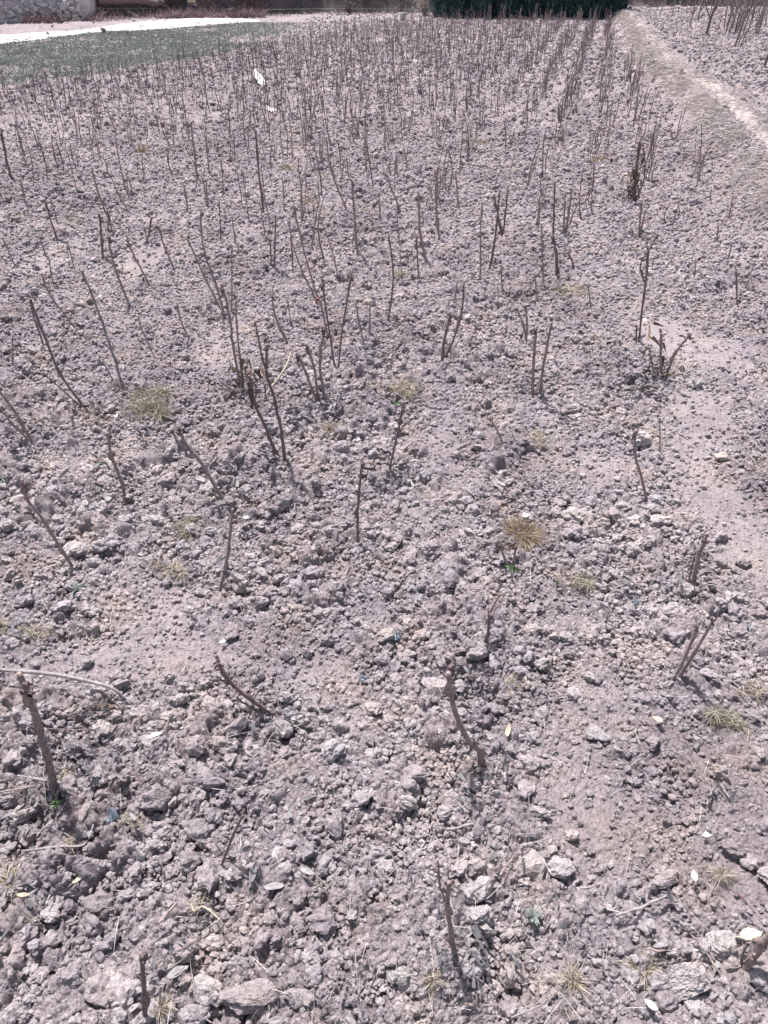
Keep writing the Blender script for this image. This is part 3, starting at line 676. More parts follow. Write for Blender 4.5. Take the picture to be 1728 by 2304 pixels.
def auto_plant(x, y, z, seed, sides):
    r_ = np.random.default_rng(seed); n = 1 if r_.random() < .55 else (2 if r_.random() < .7 else 3); out = []
    hh = r_.uniform(.2, .5) * (1.25 if r_.random() < .15 else 1)
    for k in range(n):
        hgt = hh * r_.uniform(.55, 1); a = r_.uniform(0, 6.28); ln = r_.uniform(.02, .22) * hgt; b = np.array((r_.normal(0, .012), r_.normal(0, .012), -.02))
        tip = b + np.array((math.cos(a) * ln, math.sin(a) * ln, hgt)); mid = (b + tip) / 2 + r_.normal(0, .018, 3)
        rad = r_.uniform(.0024, .0046)
        out.append(tube([b, mid, tip], [rad * 1.1, rad, rad * .8], sides, True, 2, seed + k, 3))
        for _ in range(2):
            t = r_.uniform(.4, 1); q = b + (tip - b) * t; d_ = np.array((r_.normal(), r_.normal(), 1.2)); d_ /= np.linalg.norm(d_)
            out.append(tube([q, q + d_ * .022], [rad * .6, rad * .3], 4, True, 0, 1, 1))
    return join(out)
NI = 300 - len(plants)
rest = []
for k, (py, px, x, y, z) in enumerate(cand):
    m = (BARK, BARK_DARK)[k % 2]
    V_, F_ = auto_plant(x, y, z, 5000 + k, 5 if k < NI else 4)
    if k < NI:
        o = link('pruned_shrub', build_mesh('pruned_shrub', V_, F_), m, loc=(x, y, z))
        tx, ty, _ = proj(V_[np.argmax(V_[:, 2])] + np.array((x, y, z))); h = py - ty
        w = 'tall' if h > 62 else 'low' if h < 38 else 'slim'
        tag(o, f"{w} stem in the rows, {place(px, py)}", 'shrub', S_GROUP)
    else: rest.append((V_ + np.array((x, y, z)), F_))
V_, F_ = join(rest); o = link('distant_stems', build_mesh('distant_stems', V_, F_), BARK_FAR); tag(o, kind='stuff')

# ------------------------------------------------------------------ dry grass tufts, weeds, litter, loose leaves, sticks
def tuft(px, py, wpx, mat, label, n=160, up=.55, name='grass_tuft', cat='grass tuft', droop=.6, wid=.0012):
    n = int(n * (2.4 if up > .45 else 2.0))
    p = G(px, py); _, _, dep = proj(p); R_ = wpx / FPX * dep / 2; r_ = np.random.default_rng(int(abs(px) * 7 + abs(py)))
    a = r_.uniform(0, 6.28, n); rr = R_ * (.30 if up > .45 else .75) * np.sqrt(r_.random(n))
    b = np.stack([rr * np.cos(a), rr * np.sin(a), r_.uniform(.004, .022, n)], -1) + p
    if up <= .45:                                            # matted patches: several uneven clumps
        kc = r_.integers(4, 8); cc = r_.normal(0, R_ * .42, (kc, 2)) * (1, .75); wt = r_.random(kc) ** 2 + .1; ci = r_.choice(kc, n, p=wt / wt.sum())
        b[:, :2] = p[:2] + cc[ci] + r_.normal(0, 1, (n, 2)) * R_ * (.07 + .16 * r_.random(kc))[ci][:, None]; b[:, 2] = GH(b[:, 0], b[:, 1]) + r_.uniform(.01, .035, n)
    a2 = a + r_.normal(0, .7 if up > .45 else 1.6, n); d = np.stack([np.cos(a2), np.sin(a2), r_.uniform(up * .3, up * 2.2, n)], -1)
    L = R_ * r_.uniform(.35, 1.45 if up > .45 else .95, n)
    Vb, Fb = blades(b, d, L, np.full(n, max(wid, dep * .0007)) * r_.uniform(.6, 1.5, n), np.full(n, droop) * r_.uniform(.3, 1.5, n), 4, int(px), .75)
    o = link(name, build_mesh(name, Vb - p, Fb), mat, loc=p); return tag(o, label, cat, 'dry grass tufts')
tuft(1172, 1215, 92, STRAW_BROWN, 'dense brown straw tuft with a white scrap behind it', 800, .62)
tuft(325, 925, 120, STRAW_GREEN, 'wide greenish dry grass tuft, left third above the middle', 420, .35)
tuft(345, 890, 80, STRAW_GREEN, 'pale grass wisps just behind the wide greenish tuft', 130, .3)
tuft(922, 885, 110, STRAW, 'flat golden straw patch in the middle of the photo', 260, .2)
tuft(420, 1192, 80, STRAW_GREEN, 'flattened yellow-green grass clump beside two clods, left', 240, .3)
tuft(745, 975, 55, STRAW, 'small golden straw clump right of the tall pair of stems', 110, .3)
tuft(1618, 1640, 100, STRAW_GREEN, 'spreading dry grass tuft by the right edge', 200, .4)
tuft(1205, 1000, 70, STRAW, 'faint tan grass patch right of centre', 110, .2); tuft(1270, 665, 90, STRAW, 'pale straw patch on open soil, upper right of centre', 120, .2)
tuft(1290, 2215, 85, STRAW, 'bristly straw tuft at the bottom, right of centre', 90, .9, droop=.5); tuft(1445, 2190, 90, STRAW_GREEN, 'tan tuft left of the large clod, bottom right', 150, .5)
tuft(975, 2215, 70, STRAW, 'sparse straw tuft near the bottom middle', 60, .6); tuft(365, 2275, 60, STRAW, 'straw tuft beside the stub at the bottom edge', 80, .6)
tuft(160, 1910, 80, STRAW, 'star-shaped straw tuft lying on clods, lower left', 60, .35); tuft(25, 1990, 90, STRAW, 'ragged straw tuft at the left edge', 80, .5)
tuft(60, 2065, 80, STRAW_GREEN, 'dull straw tuft below the ragged one at the left edge', 80, .5); tuft(150, 1750, 50, STRAW, 'tiny golden tuft beside the wrapped stump', 50, .6)
tuft(480, 1610, 70, STRAW_GREEN, 'thin yellow grass below the low crooked stem', 80, .3); tuft(1160, 1555, 60, STRAW, 'small straw wisp right of the elbowed stump', 60, .4)
tuft(290, 1865, 70, STRAW, 'thin straw wisps between clods, lower left', 50, .3); tuft(1510, 1985, 1, STRAW, 'x', 1) if False else None
tuft(1620, 1975, 60, STRAW, 'small pale tuft beside a white leaf, lower right', 60, .6); tuft(450, 2048, 50, STRAW, 'curly straw wisp on clods near the bottom', 40, .3)
tuft(1300, 1310, 110, STRAW_GREEN, 'loose coils of dry grass right of the brown tuft', 90, .12); tuft(20, 1420, 90, STRAW_GREEN, 'faded grass patch at the left edge', 110, .25)
tuft(85, 1435, 70, STRAW, 'small straw patch near the left edge', 80, .2); tuft(385, 1285, 80, STRAW, 'fine straw over soil, left of the dark stub', 90, .15)
tuft(1690, 1560, 80, STRAW, 'pale grass wisps at the right edge', 90, .2); tuft(320, 345, 34, STRAW_BROWN, 'tan tuft among the rows, upper left', 70, 1.2)
tuft(640, 385, 50, STRAW_GREEN, 'yellowish tuft among the rows, upper left of centre', 70, .3); tuft(640, 1480, 1, STRAW, 'x', 1) if False else None
tuft(1345, 365, 30, STRAW_BROWN, 'rusty tuft among the rows, upper right', 50, .5); tuft(175, 505, 70, STRAW, 'pale tan grass patch, upper left', 70, .15); tuft(1080, 325, 46, STRAW, 'pale tan wisps on soil, upper right of centre', 60, .15)
tuft(885, 625, 50, STRAW, 'little straw patch on soil, just above the middle', 60, .25); tuft(700, 460, 44, STRAW, 'dry wisps between stems, upper middle', 50, .3)

def weed(px, py, wpx, mat, label, n=14):
    p = G(px, py); _, _, dep = proj(p); R_ = wpx / FPX * dep / 2; r_ = np.random.default_rng(int(px + py))
    a = r_.uniform(0, 6.28, n); d = np.stack([np.cos(a), np.sin(a), r_.uniform(.2, 1.4, n)], -1); L = R_ * r_.uniform(.6, 1.3, n)
    V_, F_ = blades(np.repeat(p[None] + (0, 0, .02), n, 0), d, L, L * .32, np.full(n, .4), 4, int(px), .2)
    tag(link('weed', build_mesh('weed', V_ - p, F_), mat, loc=p), label, 'weed', 'small green weeds')
weed(1152, 1292, 40, LEAF_GREEN, 'bright green sprout at the foot of the low forked stub', 16); weed(1252, 1325, 26, LEAF_GREEN, 'tiny green sprout on bare soil, right of centre', 12)
weed(132, 1822, 44, LEAF_GREEN, 'dark green sprout below the wrapped stump', 12); weed(10, 1085, 60, LEAF_BLUE, 'blue-green weed at the left edge', 26); weed(85, 1235, 1, LEAF_BLUE, 'x', 1) if False else None
weed(888, 920, 26, LEAF_GREEN, 'yellow-green sprout in front of the golden straw patch', 14); weed(1160, 1495, 22, LEAF_GREEN, 'tiny green sprout behind the elbowed stump', 10)
weed(40, 1465, 46, LEAF_BLUE, 'grey-green weed rosette near the left edge', 26); weed(180, 1340, 60, LEAF_BLUE, 'low dull green weed patch, left', 30); weed(1195, 2075, 55, LEAF_BLUE, 'grey-green weed in a hollow, bottom right of centre', 26)
weed(235, 1055, 40, LEAF_BLUE, 'dull weed beside the dark left-leaning stub', 20)

for k, (px, py, n, sp) in enumerate([(90,1760,40,.1),(215,1650,26,.07),(230,1730,26,.07),(100,1850,30,.08),(250,1795,10,.04),(1060,1550,26,.06),(570,1600,18,.05),(600,1620,16,.05),(560,1960,10,.03),(380,2180,22,.05),
        (520,1080,20,.07),(1065,2180,34,.07),(230,1140,30,.07),(440,1400,8,.03),(540,1200,16,.06),(1060,2190,24,.06),(1250,2015,12,.04),(1345,2030,12,.04),(1075,1810,26,.06),(1120,1960,16,.05),(1470,2060,16,.04),(50,2060,26,.07),(180,2000,12,.05),
        (800,560,26,.1),(340,990,18,.06),(1430,890,46,.14),(1400,870,36,.14),(1490,900,40,.12),(1340,790,20,.12),(1560,1240,8,.04),(1700,620,18,.14),(700,960,34,.12),(680,935,34,.1),(830,830,24,.1),(440,740,24,.1),(1440,560,34,.14),(1280,545,24,.12),(1400,1320,10,.04),(1290,2120,10,.03),(1700,850,24,.1),(1560,280,20,.2),(900,1075,24,.06),(1600,1800,10,.04),(1520,1350,14,.05)]):
    litter.append(litter_at(G(px, py), n, sp, 1200 + k, .016 if py > 1500 else .022))
n = 1500; x, y = scatter(n, .5, 6, power=2); keep = rng.random(n) < clod_amount(x, y); x = x[keep]; y = y[keep]; n = len(x)
L = rng.uniform(.008, .024, n); d = np.stack([rng.normal(0, 1, n), rng.normal(0, 1, n), rng.normal(.1, .3, n)], -1)
litter.append(blades(np.stack([x, y, GH(x, y) + .026], -1), d, L, L * rng.uniform(.15, .4, n), rng.uniform(-.1, .3, n), 3, 4, .3))
V_, F_ = join(litter); tag(link('leaf_litter', build_mesh('leaf_litter', V_, F_), LITTER), kind='stuff')
n = 1500; x, y = scatter(n, .5, 9, power=2); L = rng.uniform(.02, .075, n) ; d = np.stack([rng.normal(0, 1, n), rng.normal(0, 1, n), rng.normal(.12, .22, n)], -1)
V_, F_ = blades(np.stack([x, y, GH(x, y) + .03], -1), d, L, .0011 + .0003 * np.hypot(x, y), rng.uniform(-.1, .4, n), 4, 5, .45)
tag(link('loose_straw', build_mesh('loose_straw', V_, F_), STRAW_PALE), kind='stuff')

def leaf(px, py, lpx, ang, mat, label, wr=.42, name='fallen_leaf', cat='leaf', lift=.015, curl=.5, tilt=.2):
    lpx *= .85; p = G(px, py, .02 + lift); _, _, dep = proj(p); Ln = lpx / FPX * dep
    nu, nv = 12, 5; V_ = []
    for i_ in range(nu):
        t = i_ / (nu - 1); w = math.sin(math.pi * min(1, t * .97 + .015)) ** .75 * wr * Ln / 2 * (1.12 - .35 * t)
        for j_ in range(nv):
            s_ = (j_ / (nv - 1)) * 2 - 1
            V_.append(((t - .5) * Ln, s_ * w, abs(s_) * w * curl + .18 * Ln * curl * (2 * t - 1) ** 2 + .03 * Ln * math.sin(9 * t + 3 * s_)))
    V_ = np.array(V_); F_ = [[i_ * nv + j_, i_ * nv + j_ + 1, (i_ + 1) * nv + j_ + 1, (i_ + 1) * nv + j_] for i_ in range(nu - 1) for j_ in range(nv - 1)]
    Vs, Fs = tube([(-.5 * Ln, 0, .18 * Ln * curl), (-.62 * Ln, 0, .1 * Ln), (-.75 * Ln, .03 * Ln, .05 * Ln)], [.018 * Ln, .012 * Ln], 4, False, 0, 1, 2)
    Vj, Fj = join([(V_, [np.array(F_)]), (Vs, Fs)])
    o = link(name, build_mesh(name, Vj, Fj), mat, loc=p); o.rotation_euler = (rng.normal(0, tilt), rng.normal(0, tilt), math.radians(ang))
    md = o.modifiers.new('thickness', 'SOLIDIFY'); md.thickness = .0006
    return tag(o, label, cat, 'loose leaves and scraps on the soil')
leaf(1690, 2105, 60, 8, LEAF_YELLOW, 'big cream yellow leaf resting on the forked stump, bottom right', .62, lift=.04, curl=.35)
leaf(1480, 1620, 34, 120, LEAF_TAN, 'beige folded leaf on soil near the right edge', .5, tilt=.4); leaf(1563, 1972, 34, 80, WHITE, 'white pointed leaf right of the broad clod, lower right', .5)
leaf(1144, 1645, 36, 75, LEAF_TAN, 'cream curled leaf right of the elbowed stump', .4, curl=.9); leaf(183, 1975, 52, 55, LEAF_TAN, 'tan long leaf on clods, lower left', .3)
leaf(350, 1655, 40, 20, WHITE, 'white and grey curled leaf between clods, left', .4); leaf(692, 1962, 46, -25, LEAF_GREY, 'grey pointed leaf lying on clods, lower middle', .36)
leaf(617, 1997, 56, 8, LEAF_GREY, 'broad dull leaf half buried, just left below the grey pointed leaf', .42); leaf(400, 2190, 60, 35, LEAF_GREY, 'grey crumpled leaf near the bottom, left of centre', .5)
leaf(1465, 2262, 38, 130, WHITE, 'whitish small leaf at the bottom right', .5); leaf(1488, 2130, 42, 5, LEAF_GREY, 'bluish grey leaf in a dark hollow, bottom right', .5); leaf(1555, 2138, 40, -8, LEAF_GREY, 'slim grey leaf right of the bluish one', .35)
leaf(1385, 2145, 34, 110, LEAF_GREY, 'pale thin leaf standing on edge, bottom right', .3, tilt=.6); leaf(620, 2296, 46, 20, LEAF_GREY, 'pale green-grey leaf at the bottom edge', .4); leaf(300, 2270, 40, 40, LEAF_GREY, 'small grey leaf beside the stub at the bottom edge', .45)
leaf(1250, 2018, 30, 80, LITTER, 'dark curled leaf between clods, lower right of centre', .4); leaf(570, 1965, 60, 85, LITTER, 'dark blackish curled leaf standing upright in clods', .35); leaf(240, 1590, 44, 8, LEAF_BROWN, 'brown leaf lying under the grey stick', .35)
leaf(300, 1840, 40, -50, LEAF_GREY, 'thin grey curled leaf, lower left', .3); leaf(55, 2015, 40, -8, LEAF_TAN, 'pale curled leaf at the left, under the ragged tuft', .3, curl=.9); leaf(1590, 2120, 1, 0, WHITE, 'x') if False else None
def scrap(px, py, w, h, ang, mat, label, cat='scrap', up=0.0):
    p = G(px, py, .02); _, _, dep = proj(p); W_ = w * .75 / FPX * dep; H_ = h * .75 / FPX * dep; r_ = np.random.default_rng(int(px * 3 + py)); nu = 9
    V_ = [];
    for i_ in range(nu):
        for j_ in range(nu):
            a_, b_ = i_ / (nu - 1) - .5, j_ / (nu - 1) - .5; e_ = .45 + .55 * math.cos(2.6 * b_ + .9) + .12 * math.sin(11 * b_)
            V_.append((a_ * W_ * e_ + r_.normal(0, .05) * W_, b_ * H_ + r_.normal(0, .05) * H_, (.5 + b_) * H_ * up + .12 * W_ * math.sin(5 * a_ + 3 * b_) + r_.normal(0, .05) * W_ + .12 * W_))
    F_ = np.array([[i_ * nu + j_, (i_ + 1) * nu + j_, (i_ + 1) * nu + j_ + 1, i_ * nu + j_ + 1] for i_ in range(nu - 1) for j_ in range(nu - 1)])
    o = link('plastic_scrap', build_mesh('plastic_scrap', np.array(V_), [F_]), mat, loc=p); o.rotation_euler = (0, 0, math.radians(ang))
    md = o.modifiers.new('thickness', 'SOLIDIFY'); md.thickness = .001
    return tag(o, label, cat, 'loose leaves and scraps on the soil')
scrap(1182, 1160, 22, 18, 10, WHITE, 'small white scrap behind the brown straw tuft'); scrap(584, 188, 26, 110, 20, WHITE, 'large torn white plastic piece standing in the far rows', up=.25)
scrap(594, 193, 1, 1, 0, WHITE, 'x') if False else None
scrap(608, 251, 22, 44, 40, WHITE, 'smaller white plastic piece, nearer than the large torn one', up=.2); scrap(932, 141, 20, 34, 0, LEAF_GREY, 'pale crumpled bag among far stems, top centre', up=.25)
scrap(500, 1442, 20, 16, 20, WHITE, 'white chip on smooth soil, left of centre'); scrap(890, 1432, 26, 34, 10, BLUE, 'dark blue-grey film scrap in the middle', up=.3); scrap(815, 1526, 22, 24, 30, BLUE, 'pale blue-grey scrap below the middle', up=.2)
scrap(255, 1835, 34, 40, 20, BLUE, 'crumpled dark blue-grey scrap, lower left', up=.5); scrap(1688, 1410, 26, 20, 0, BLUE, 'dark film scrap near the right edge', up=.2); scrap(1430, 1355, 14, 26, 0, BLUE, 'tiny dark scrap on soil, right', up=.4)
scrap(1075, 1428, 30, 10, 25, WHITE, 'white sliver left of the little knobbly stub'); scrap(1646, 1367, 20, 22, 60, WHITE, 'white sliver near the right edge'); scrap(927, 1093, 8, 20, 20, WHITE, 'white splinter near the slender leaning stem', up=.8)
scrap(1126, 1063, 18, 8, 30, WHITE, 'white sliver right of the middle'); scrap(1588, 1877, 22, 16, 0, WHITE, 'white chip by clods, lower right'); scrap(1348, 1215, 26, 12, 0, STONE, 'flat pale chip below the round clod, right')
scrap(555, 1165, 20, 12, -20, WHITE, 'white flake beside dark litter, left of centre'); scrap(803, 990, 20, 14, 0, WHITE, 'pale chip above the lone upright stem'); scrap(1450, 720, 14, 14, 0, WHITE, 'white crumpled bit beside the tight bundle of stems')
scrap(225, 667, 16, 14, 0, WHITE, 'white bit of film, left third'); scrap(262, 935, 12, 16, 0, WHITE, 'white flake left of the wide greenish tuft'); scrap(1240, 107, 8, 8, 0, WHITE, 'white speck of film in the far rows, top right', up=.5)

def stick(pts, w, label, mat, name='fallen_stick', lift=.028):
    P = [G(a, b, lift + (c if len(q) > 2 else 0)) for q in pts for a, b, c in [tuple(q) + (0,) * (3 - len(q))]]; _, _, dep = proj(P[0]); rad = w / FPX * dep / 2
    V_, F_ = tube(P, [rad * .85, rad, rad * .9, rad * .6], 8, True, 4, int(abs(pts[0][0])), 5); b = P[0]
    return tag(link(name, build_mesh(name, V_ - b, F_), mat, loc=b), label, 'stick', 'sticks lying on the soil')
stick([(-80, 1500, .05), (0, 1507, .05), (104, 1515, .045), (208, 1535, .035), (255, 1550, .03), (282, 1572, .0)], 9, 'smooth pale grey stick arching over the soil from the left edge', BARK_PALE)
stick([(1005, 1868), (1050, 1858), (1112, 1836)], 6, 'thin stick below the elbowed stump', BARK_PALE); stick([(1385, 2060, .015), (1440, 2042, .02), (1500, 2015, .015)], 7, 'straight stick in front of the broad clod, lower right', BARK_PALE)
stick([(128, 1510), (60, 1510)], 1, 'x', BARK) if False else None
stick([(40, 1745, .02), (110, 1757, .02)], 6, 'short pale twig left of the wrapped stump', BARK_PALE); stick([(0, 1782, .02), (80, 1768, .02)], 5, 'brown twig at the left edge below the pale twig', BARK); stick([(355, 2078, .02), (400, 2028, .02)], 7, 'short twig leaning on clods, lower left', BARK)
stick([(400, 2138, .02), (450, 2112, .02)], 6, 'dark short twig near the bottom, left of centre', BARK_DARK); stick([(1450, 2135, .01), (1530, 2140, .01)], 4, 'thin straight twig across the dark hollow, bottom right', BARK); stick([(1620, 2190), (1580, 2130), (1552, 2100)], 4, 'thin bent twig above the large clod, bottom right', BARK)
stick([(1125, 1970, .02), (1155, 1925, .02)], 5, 'short twig pointing up right, lower middle', BARK); stick([(1664, 2010, .01), (1700, 2055, .01)], 7, 'dark twig sunk in smooth soil, lower right', BARK_DARK); stick([(1035, 2260), (1110, 2262)], 6, 'dull twig near the bottom middle', BARK)
stick([(50, 1915, .01), (130, 1905, .01), (190, 1900, .02), (210, 1855, .02)], 5, 'long thin stalk through the star-shaped tuft', BARK_PALE); stick([(1150, 2290), (1215, 2262)], 5, 'short twig at the bottom edge', BARK_PALE); stick([(110, 1640, .02), (200, 1643, .02)], 3, 'thin dark twig touching the wrapped stump', BARK_DARK)
stick([(430, 2032), (436, 2050), (455, 2040), (475, 2052), (495, 2070)], 5, 'pale wriggling root on clods near the bottom', STRAW, 'dry_root'); stick([(1590, 1810), (1600, 1785), (1607, 1768)], 5, 'white bent stalk near the right edge', BARK_PALE)
stick([(590, 900, .03), (640, 830, .1), (655, 790, .12)], 4, 'pale straw stalk slanting across the tall pair of stems', STRAW, 'dry_stalk')

# ------------------------------------------------------------------ straw on the bund
ts = []
for (ax, ay), (bx_, by_) in zip(bund[:-1], bund[1:]):
    m_ = max(2, int(math.hypot(bx_ - ax, by_ - ay) / .08))
    for q in range(m_): ts.append((ax + (bx_ - ax) * q / m_, ay + (by_ - ay) * q / m_))
ts = np.array(ts)
for _ in range(12): ts[1:-1] = (ts[:-2] + ts[1:-1] * 2 + ts[2:]) / 4
tg = np.gradient(ts, axis=0); tg /= np.linalg.norm(tg, axis=1)[:, None]; nm = np.stack([-tg[:, 1], tg[:, 0]], -1); nw = 13
hw = .075 + .04 * vn(ts[:, 0], ts[:, 1], .5, 3) + .05 * vn(ts[:, 0], ts[:, 1], .13, 4); cw = .03 * vn(ts[:, 0], ts[:, 1], .8, 9)
sx_ = np.linspace(-1, 1, nw)
PX = ts[:, 0:1] + nm[:, 0:1] * (cw[:, None] + hw[:, None] * sx_); PY = ts[:, 1:2] + nm[:, 1:2] * (cw[:, None] + hw[:, None] * sx_)
PZ = GH(PX.ravel(), PY.ravel()).reshape(PX.shape) + .012 + .012 * fbm(PX, PY, .06, 7, 2) - .03 * np.abs(sx_)[None] ** 6 + .6 * np.clip(micro(PX.ravel(), PY.ravel()).reshape(PX.shape), 0, .05)
i_ = np.arange(len(ts) - 1)[:, None] * nw + np.arange(nw - 1)[None]; F_ = np.stack([i_, i_ + nw, i_ + nw + 1, i_ + 1], -1).reshape(-1, 4)
PALE_SOIL = soil_material('trodden_dust', (1.08, 1.04, .98))
tag(link('path', build_mesh('path', np.stack([PX, PY, PZ], -1).reshape(-1, 3), [F_[:, ::-1]]), PALE_SOIL), kind='structure')
n = 60000; seg = rng.integers(0, len(bund) - 2, n)
bp = np.array(bund); wts = np.linalg.norm(np.diff(bp, axis=0), axis=1); wts = wts[:-1] / wts[:-1].sum(); seg = rng.choice(len(wts), n, p=wts)
t = rng.random(n)[:, None]; c = bp[seg] * (1 - t) + bp[seg + 1] * t; tv = bp[seg + 1] - bp[seg]; tv /= np.linalg.norm(tv, axis=1)[:, None]
nv_ = np.stack([-tv[:, 1], tv[:, 0]], -1)
if bund_d(c[:1, 0] + nv_[:1, 0] * .3, c[:1, 1] + nv_[:1, 1] * .3)[0] > 0: nv_ = -nv_      # towards the camera's field
off = rng.normal(.07, .15, n); off = np.where(off < -.42, -off, off); off = np.clip(off, -.45, 1.15)
keep = (rng.random(n) * 1.35 < np.where((off > -.13) & (off < .13), .28, np.where(off < 0, .4, 1.0)) * np.clip(.62 + 1.2 * vn(c[:, 0] + off, c[:, 1], .45, 77), .05, 1) * (1 - .6 * sst(12, 22, c[:, 1])))
c = c[keep]; nv_ = nv_[keep]; tv = tv[keep]; off = off[keep]; n = len(c)
x = c[:, 0] + nv_[:, 0] * off; y = c[:, 1] + nv_[:, 1] * off
d = np.stack([nv_[:, 0] * .9 - tv[:, 0] * 0 + rng.normal(0, .35, n), nv_[:, 1] * .9 + rng.normal(0, .35, n), rng.uniform(-.1, .5, n)], -1)
rr = np.hypot(x, y); L = rng.uniform(.05, .16, n); L = np.where(np.abs(off) < .13, L * .5, L)
V_, F_ = blades(np.stack([x, y, GH(x, y) + np.where(np.abs(off) < .13, .03, .008)], -1), d, L, .0018 + .00045 * rr, rng.uniform(.15, .6, n), 3, 6, .2)
tag(link('dry_grass', build_mesh('dry_grass', V_, F_), STRAW_PALE), kind='stuff')

# ------------------------------------------------------------------ young wheat
n = 620000; x = rng.uniform(-22, 1.2, n); y = rng.uniform(8, 24.5, n)
film_t = [(-600, 130), (0, 78), (140, 70), (270, 55), (330, 49), (440, 44), (570, 42), (586, 46)]
film_b = [(-600, 175), (0, 100), (90, 92), (200, 78), (290, 74), (380, 66), (480, 57), (586, 48)]
fb = [G0(*q) for q in film_b]; ft = [G0(*q) for q in film_t]
fby = np.interp(x, [q[0] for q in fb], [q[1] for q in fb], right=26.5)
dens = np.clip(.95 + 1.1 * fbm(x, y, .8, 33, 3) + .35 * np.sin((y - .25 * x) * 2.4), .02, 1)
fade = 1 - .9 * sst(-4.4, -.6, x + .12 * (y - 14))
fe = field_edge(x)
keep = (y > fe + .12) & (y < fby - .05) & (rng.random(n) < dens * fade * 1.2) & (bank_e(x, y) < -.6)
x = x[keep]; y = y[keep]; n = len(x); d = np.stack([rng.normal(0, .6, n), rng.normal(0, .6, n), np.ones(n)], -1); L = rng.uniform(.05, .13, n)
V_, F_ = blades(np.stack([x, y, GH(x, y)], -1), d, L, np.full(n, .012), rng.uniform(.2, .7, n), 3, 8, .2)
tag(link('wheat', build_mesh('wheat', V_, F_), WHEAT), kind='stuff')

n = 14000; x = rng.uniform(-16, 1.4, n); y = field_edge(x) + rng.normal(.02, .10, n) + .12 * vn(x, x * 0, 1.2, 5)
d = np.stack([rng.normal(0, 1, n), rng.normal(0, .8, n), rng.uniform(.1, .8, n)], -1)
V_, F_ = blades(np.stack([x, y, GH(x, y) + .005], -1), d, rng.uniform(.04, .12, n), np.full(n, .008), rng.uniform(.2, .7, n), 3, 18, .3)
tag(link('edge_grass', build_mesh('edge_grass', V_, F_), STRAW_PALE), kind='stuff')

# ------------------------------------------------------------------ white film laid along the wheat
tx = np.array([q[0] for q in ft]); ty = np.array([q[1] for q in ft]); bx = np.array([q[0] for q in fb]); by = np.array([q[1] for q in fb])
nu, nw = 260, 26; sx = np.linspace(0, 1, nu); idx_ = np.linspace(0, 1, 8)
TX = np.interp(sx, idx_, tx); TY = np.interp(sx, idx_, ty); BX = np.interp(sx, idx_, bx); BY = np.interp(sx, idx_, by)
w = np.linspace(0, 1, nw)[None]; X = BX[:, None] * (1 - w) + TX[:, None] * w; Y = BY[:, None] * (1 - w) + TY[:, None] * w
Y += .12 * vn(X, Y * 0 + 3, .5, 12) * (np.abs(w - .5) * 2) ** 3
Z = GH(X.ravel(), Y.ravel()).reshape(X.shape) + .012 + .05 * np.clip(fbm(X, Y, .7, 66, 3) + .3, 0, 1) * np.sin(math.pi * w) ** .5
i_ = np.arange(nu - 1)[:, None] * nw + np.arange(nw - 1)[None]; F_ = np.stack([i_, i_ + nw, i_ + nw + 1, i_ + 1], -1).reshape(-1, 4)
o = link('plastic_sheet', build_mesh('plastic_sheet', np.stack([X, Y, Z], -1).reshape(-1, 3), [F_]), FILM)
md = o.modifiers.new('thickness', 'SOLIDIFY'); md.thickness = .004
tag(o, 'long white plastic film laid on the ground beyond the green strip', 'plastic film')
for px, py, w_ in [(234, 77, 11), (110, 86, 8)]:
    V_, F_ = clod_shape(int(px), 3, .4, .5); p = G(px, py); _, _, dep = proj(p); s = w_ / FPX * dep / 2
    o = link('soil_clod', build_mesh('soil_clod', V_ * s * 1.2, [F_]), SOIL, loc=p + np.array((0, 0, .09))); tag(o, f'dark clod on white film, {place(px, py)}', 'soil clod', 'clods holding the film down')

# ------------------------------------------------------------------ conifer hedge
def conifer(x, y, w, h, seed, label):
    r_ = np.random.default_rng(seed); z0 = float(GH(np.array([x]), np.array([y]))[0])
    root = bpy.data.objects.new('conifer', None); C.objects.link(root); root.location = (x, y, z0); tag(root, label, 'conifer', 'dark conifers in a row at the end of the field')
    V_, F_ = tube([(0, 0, -.1), (.03, .02, h * .5), (0, 0, h * .9)], [.07, .045, .012], 8, True, 2, seed, 6); link('trunk', build_mesh('trunk', V_, F_), BARK_DARK, root)
    lb = []
    for q in range(26):
        a = r_.uniform(0, 6.28); zz = r_.uniform(.05, .85) * h; l = w * .42 * (1 - zz / h * .7); lb.append(tube([(0, 0, zz), (math.cos(a) * l * .6, math.sin(a) * l * .6, zz + .1), (math.cos(a) * l, math.sin(a) * l, zz + .3)], [.014, .004], 4, False, 0, q, 2))
    V_, F_ = join(lb); link('branches', build_mesh('branches', V_, F_), BARK_DARK, root)
    n = 11000; zz = h * r_.random(n) ** 1.25; a = r_.uniform(0, 6.28, n)
    prof = w / 2 * np.clip(np.interp(zz / h, [0, .08, .3, .7, 1], [.82, .97, 1, .7, .08]), .02, 2) * (1 + .16 * np.sin(a * 3 + zz * 4 + seed) + .1 * np.sin(a * 7 - zz * 9))
    rr_ = prof * (r_.random(n) ** .35)
    b = np.stack([rr_ * np.cos(a), rr_ * np.sin(a), zz], -1); d = np.stack([np.cos(a) * .45 + r_.normal(0, .25, n), np.sin(a) * .45 + r_.normal(0, .25, n), r_.uniform(.5, 1.4, n)], -1)
    V_, F_ = blades(b, d, r_.uniform(.05, .15, n), r_.uniform(.014, .034, n), np.full(n, .05), 3, seed, .2); link('crown', build_mesh('crown', V_, F_), CONIFER, root)
hx_ = [1.95, 2.75, 3.55, 4.3, 5.1, 5.85, 6.6]
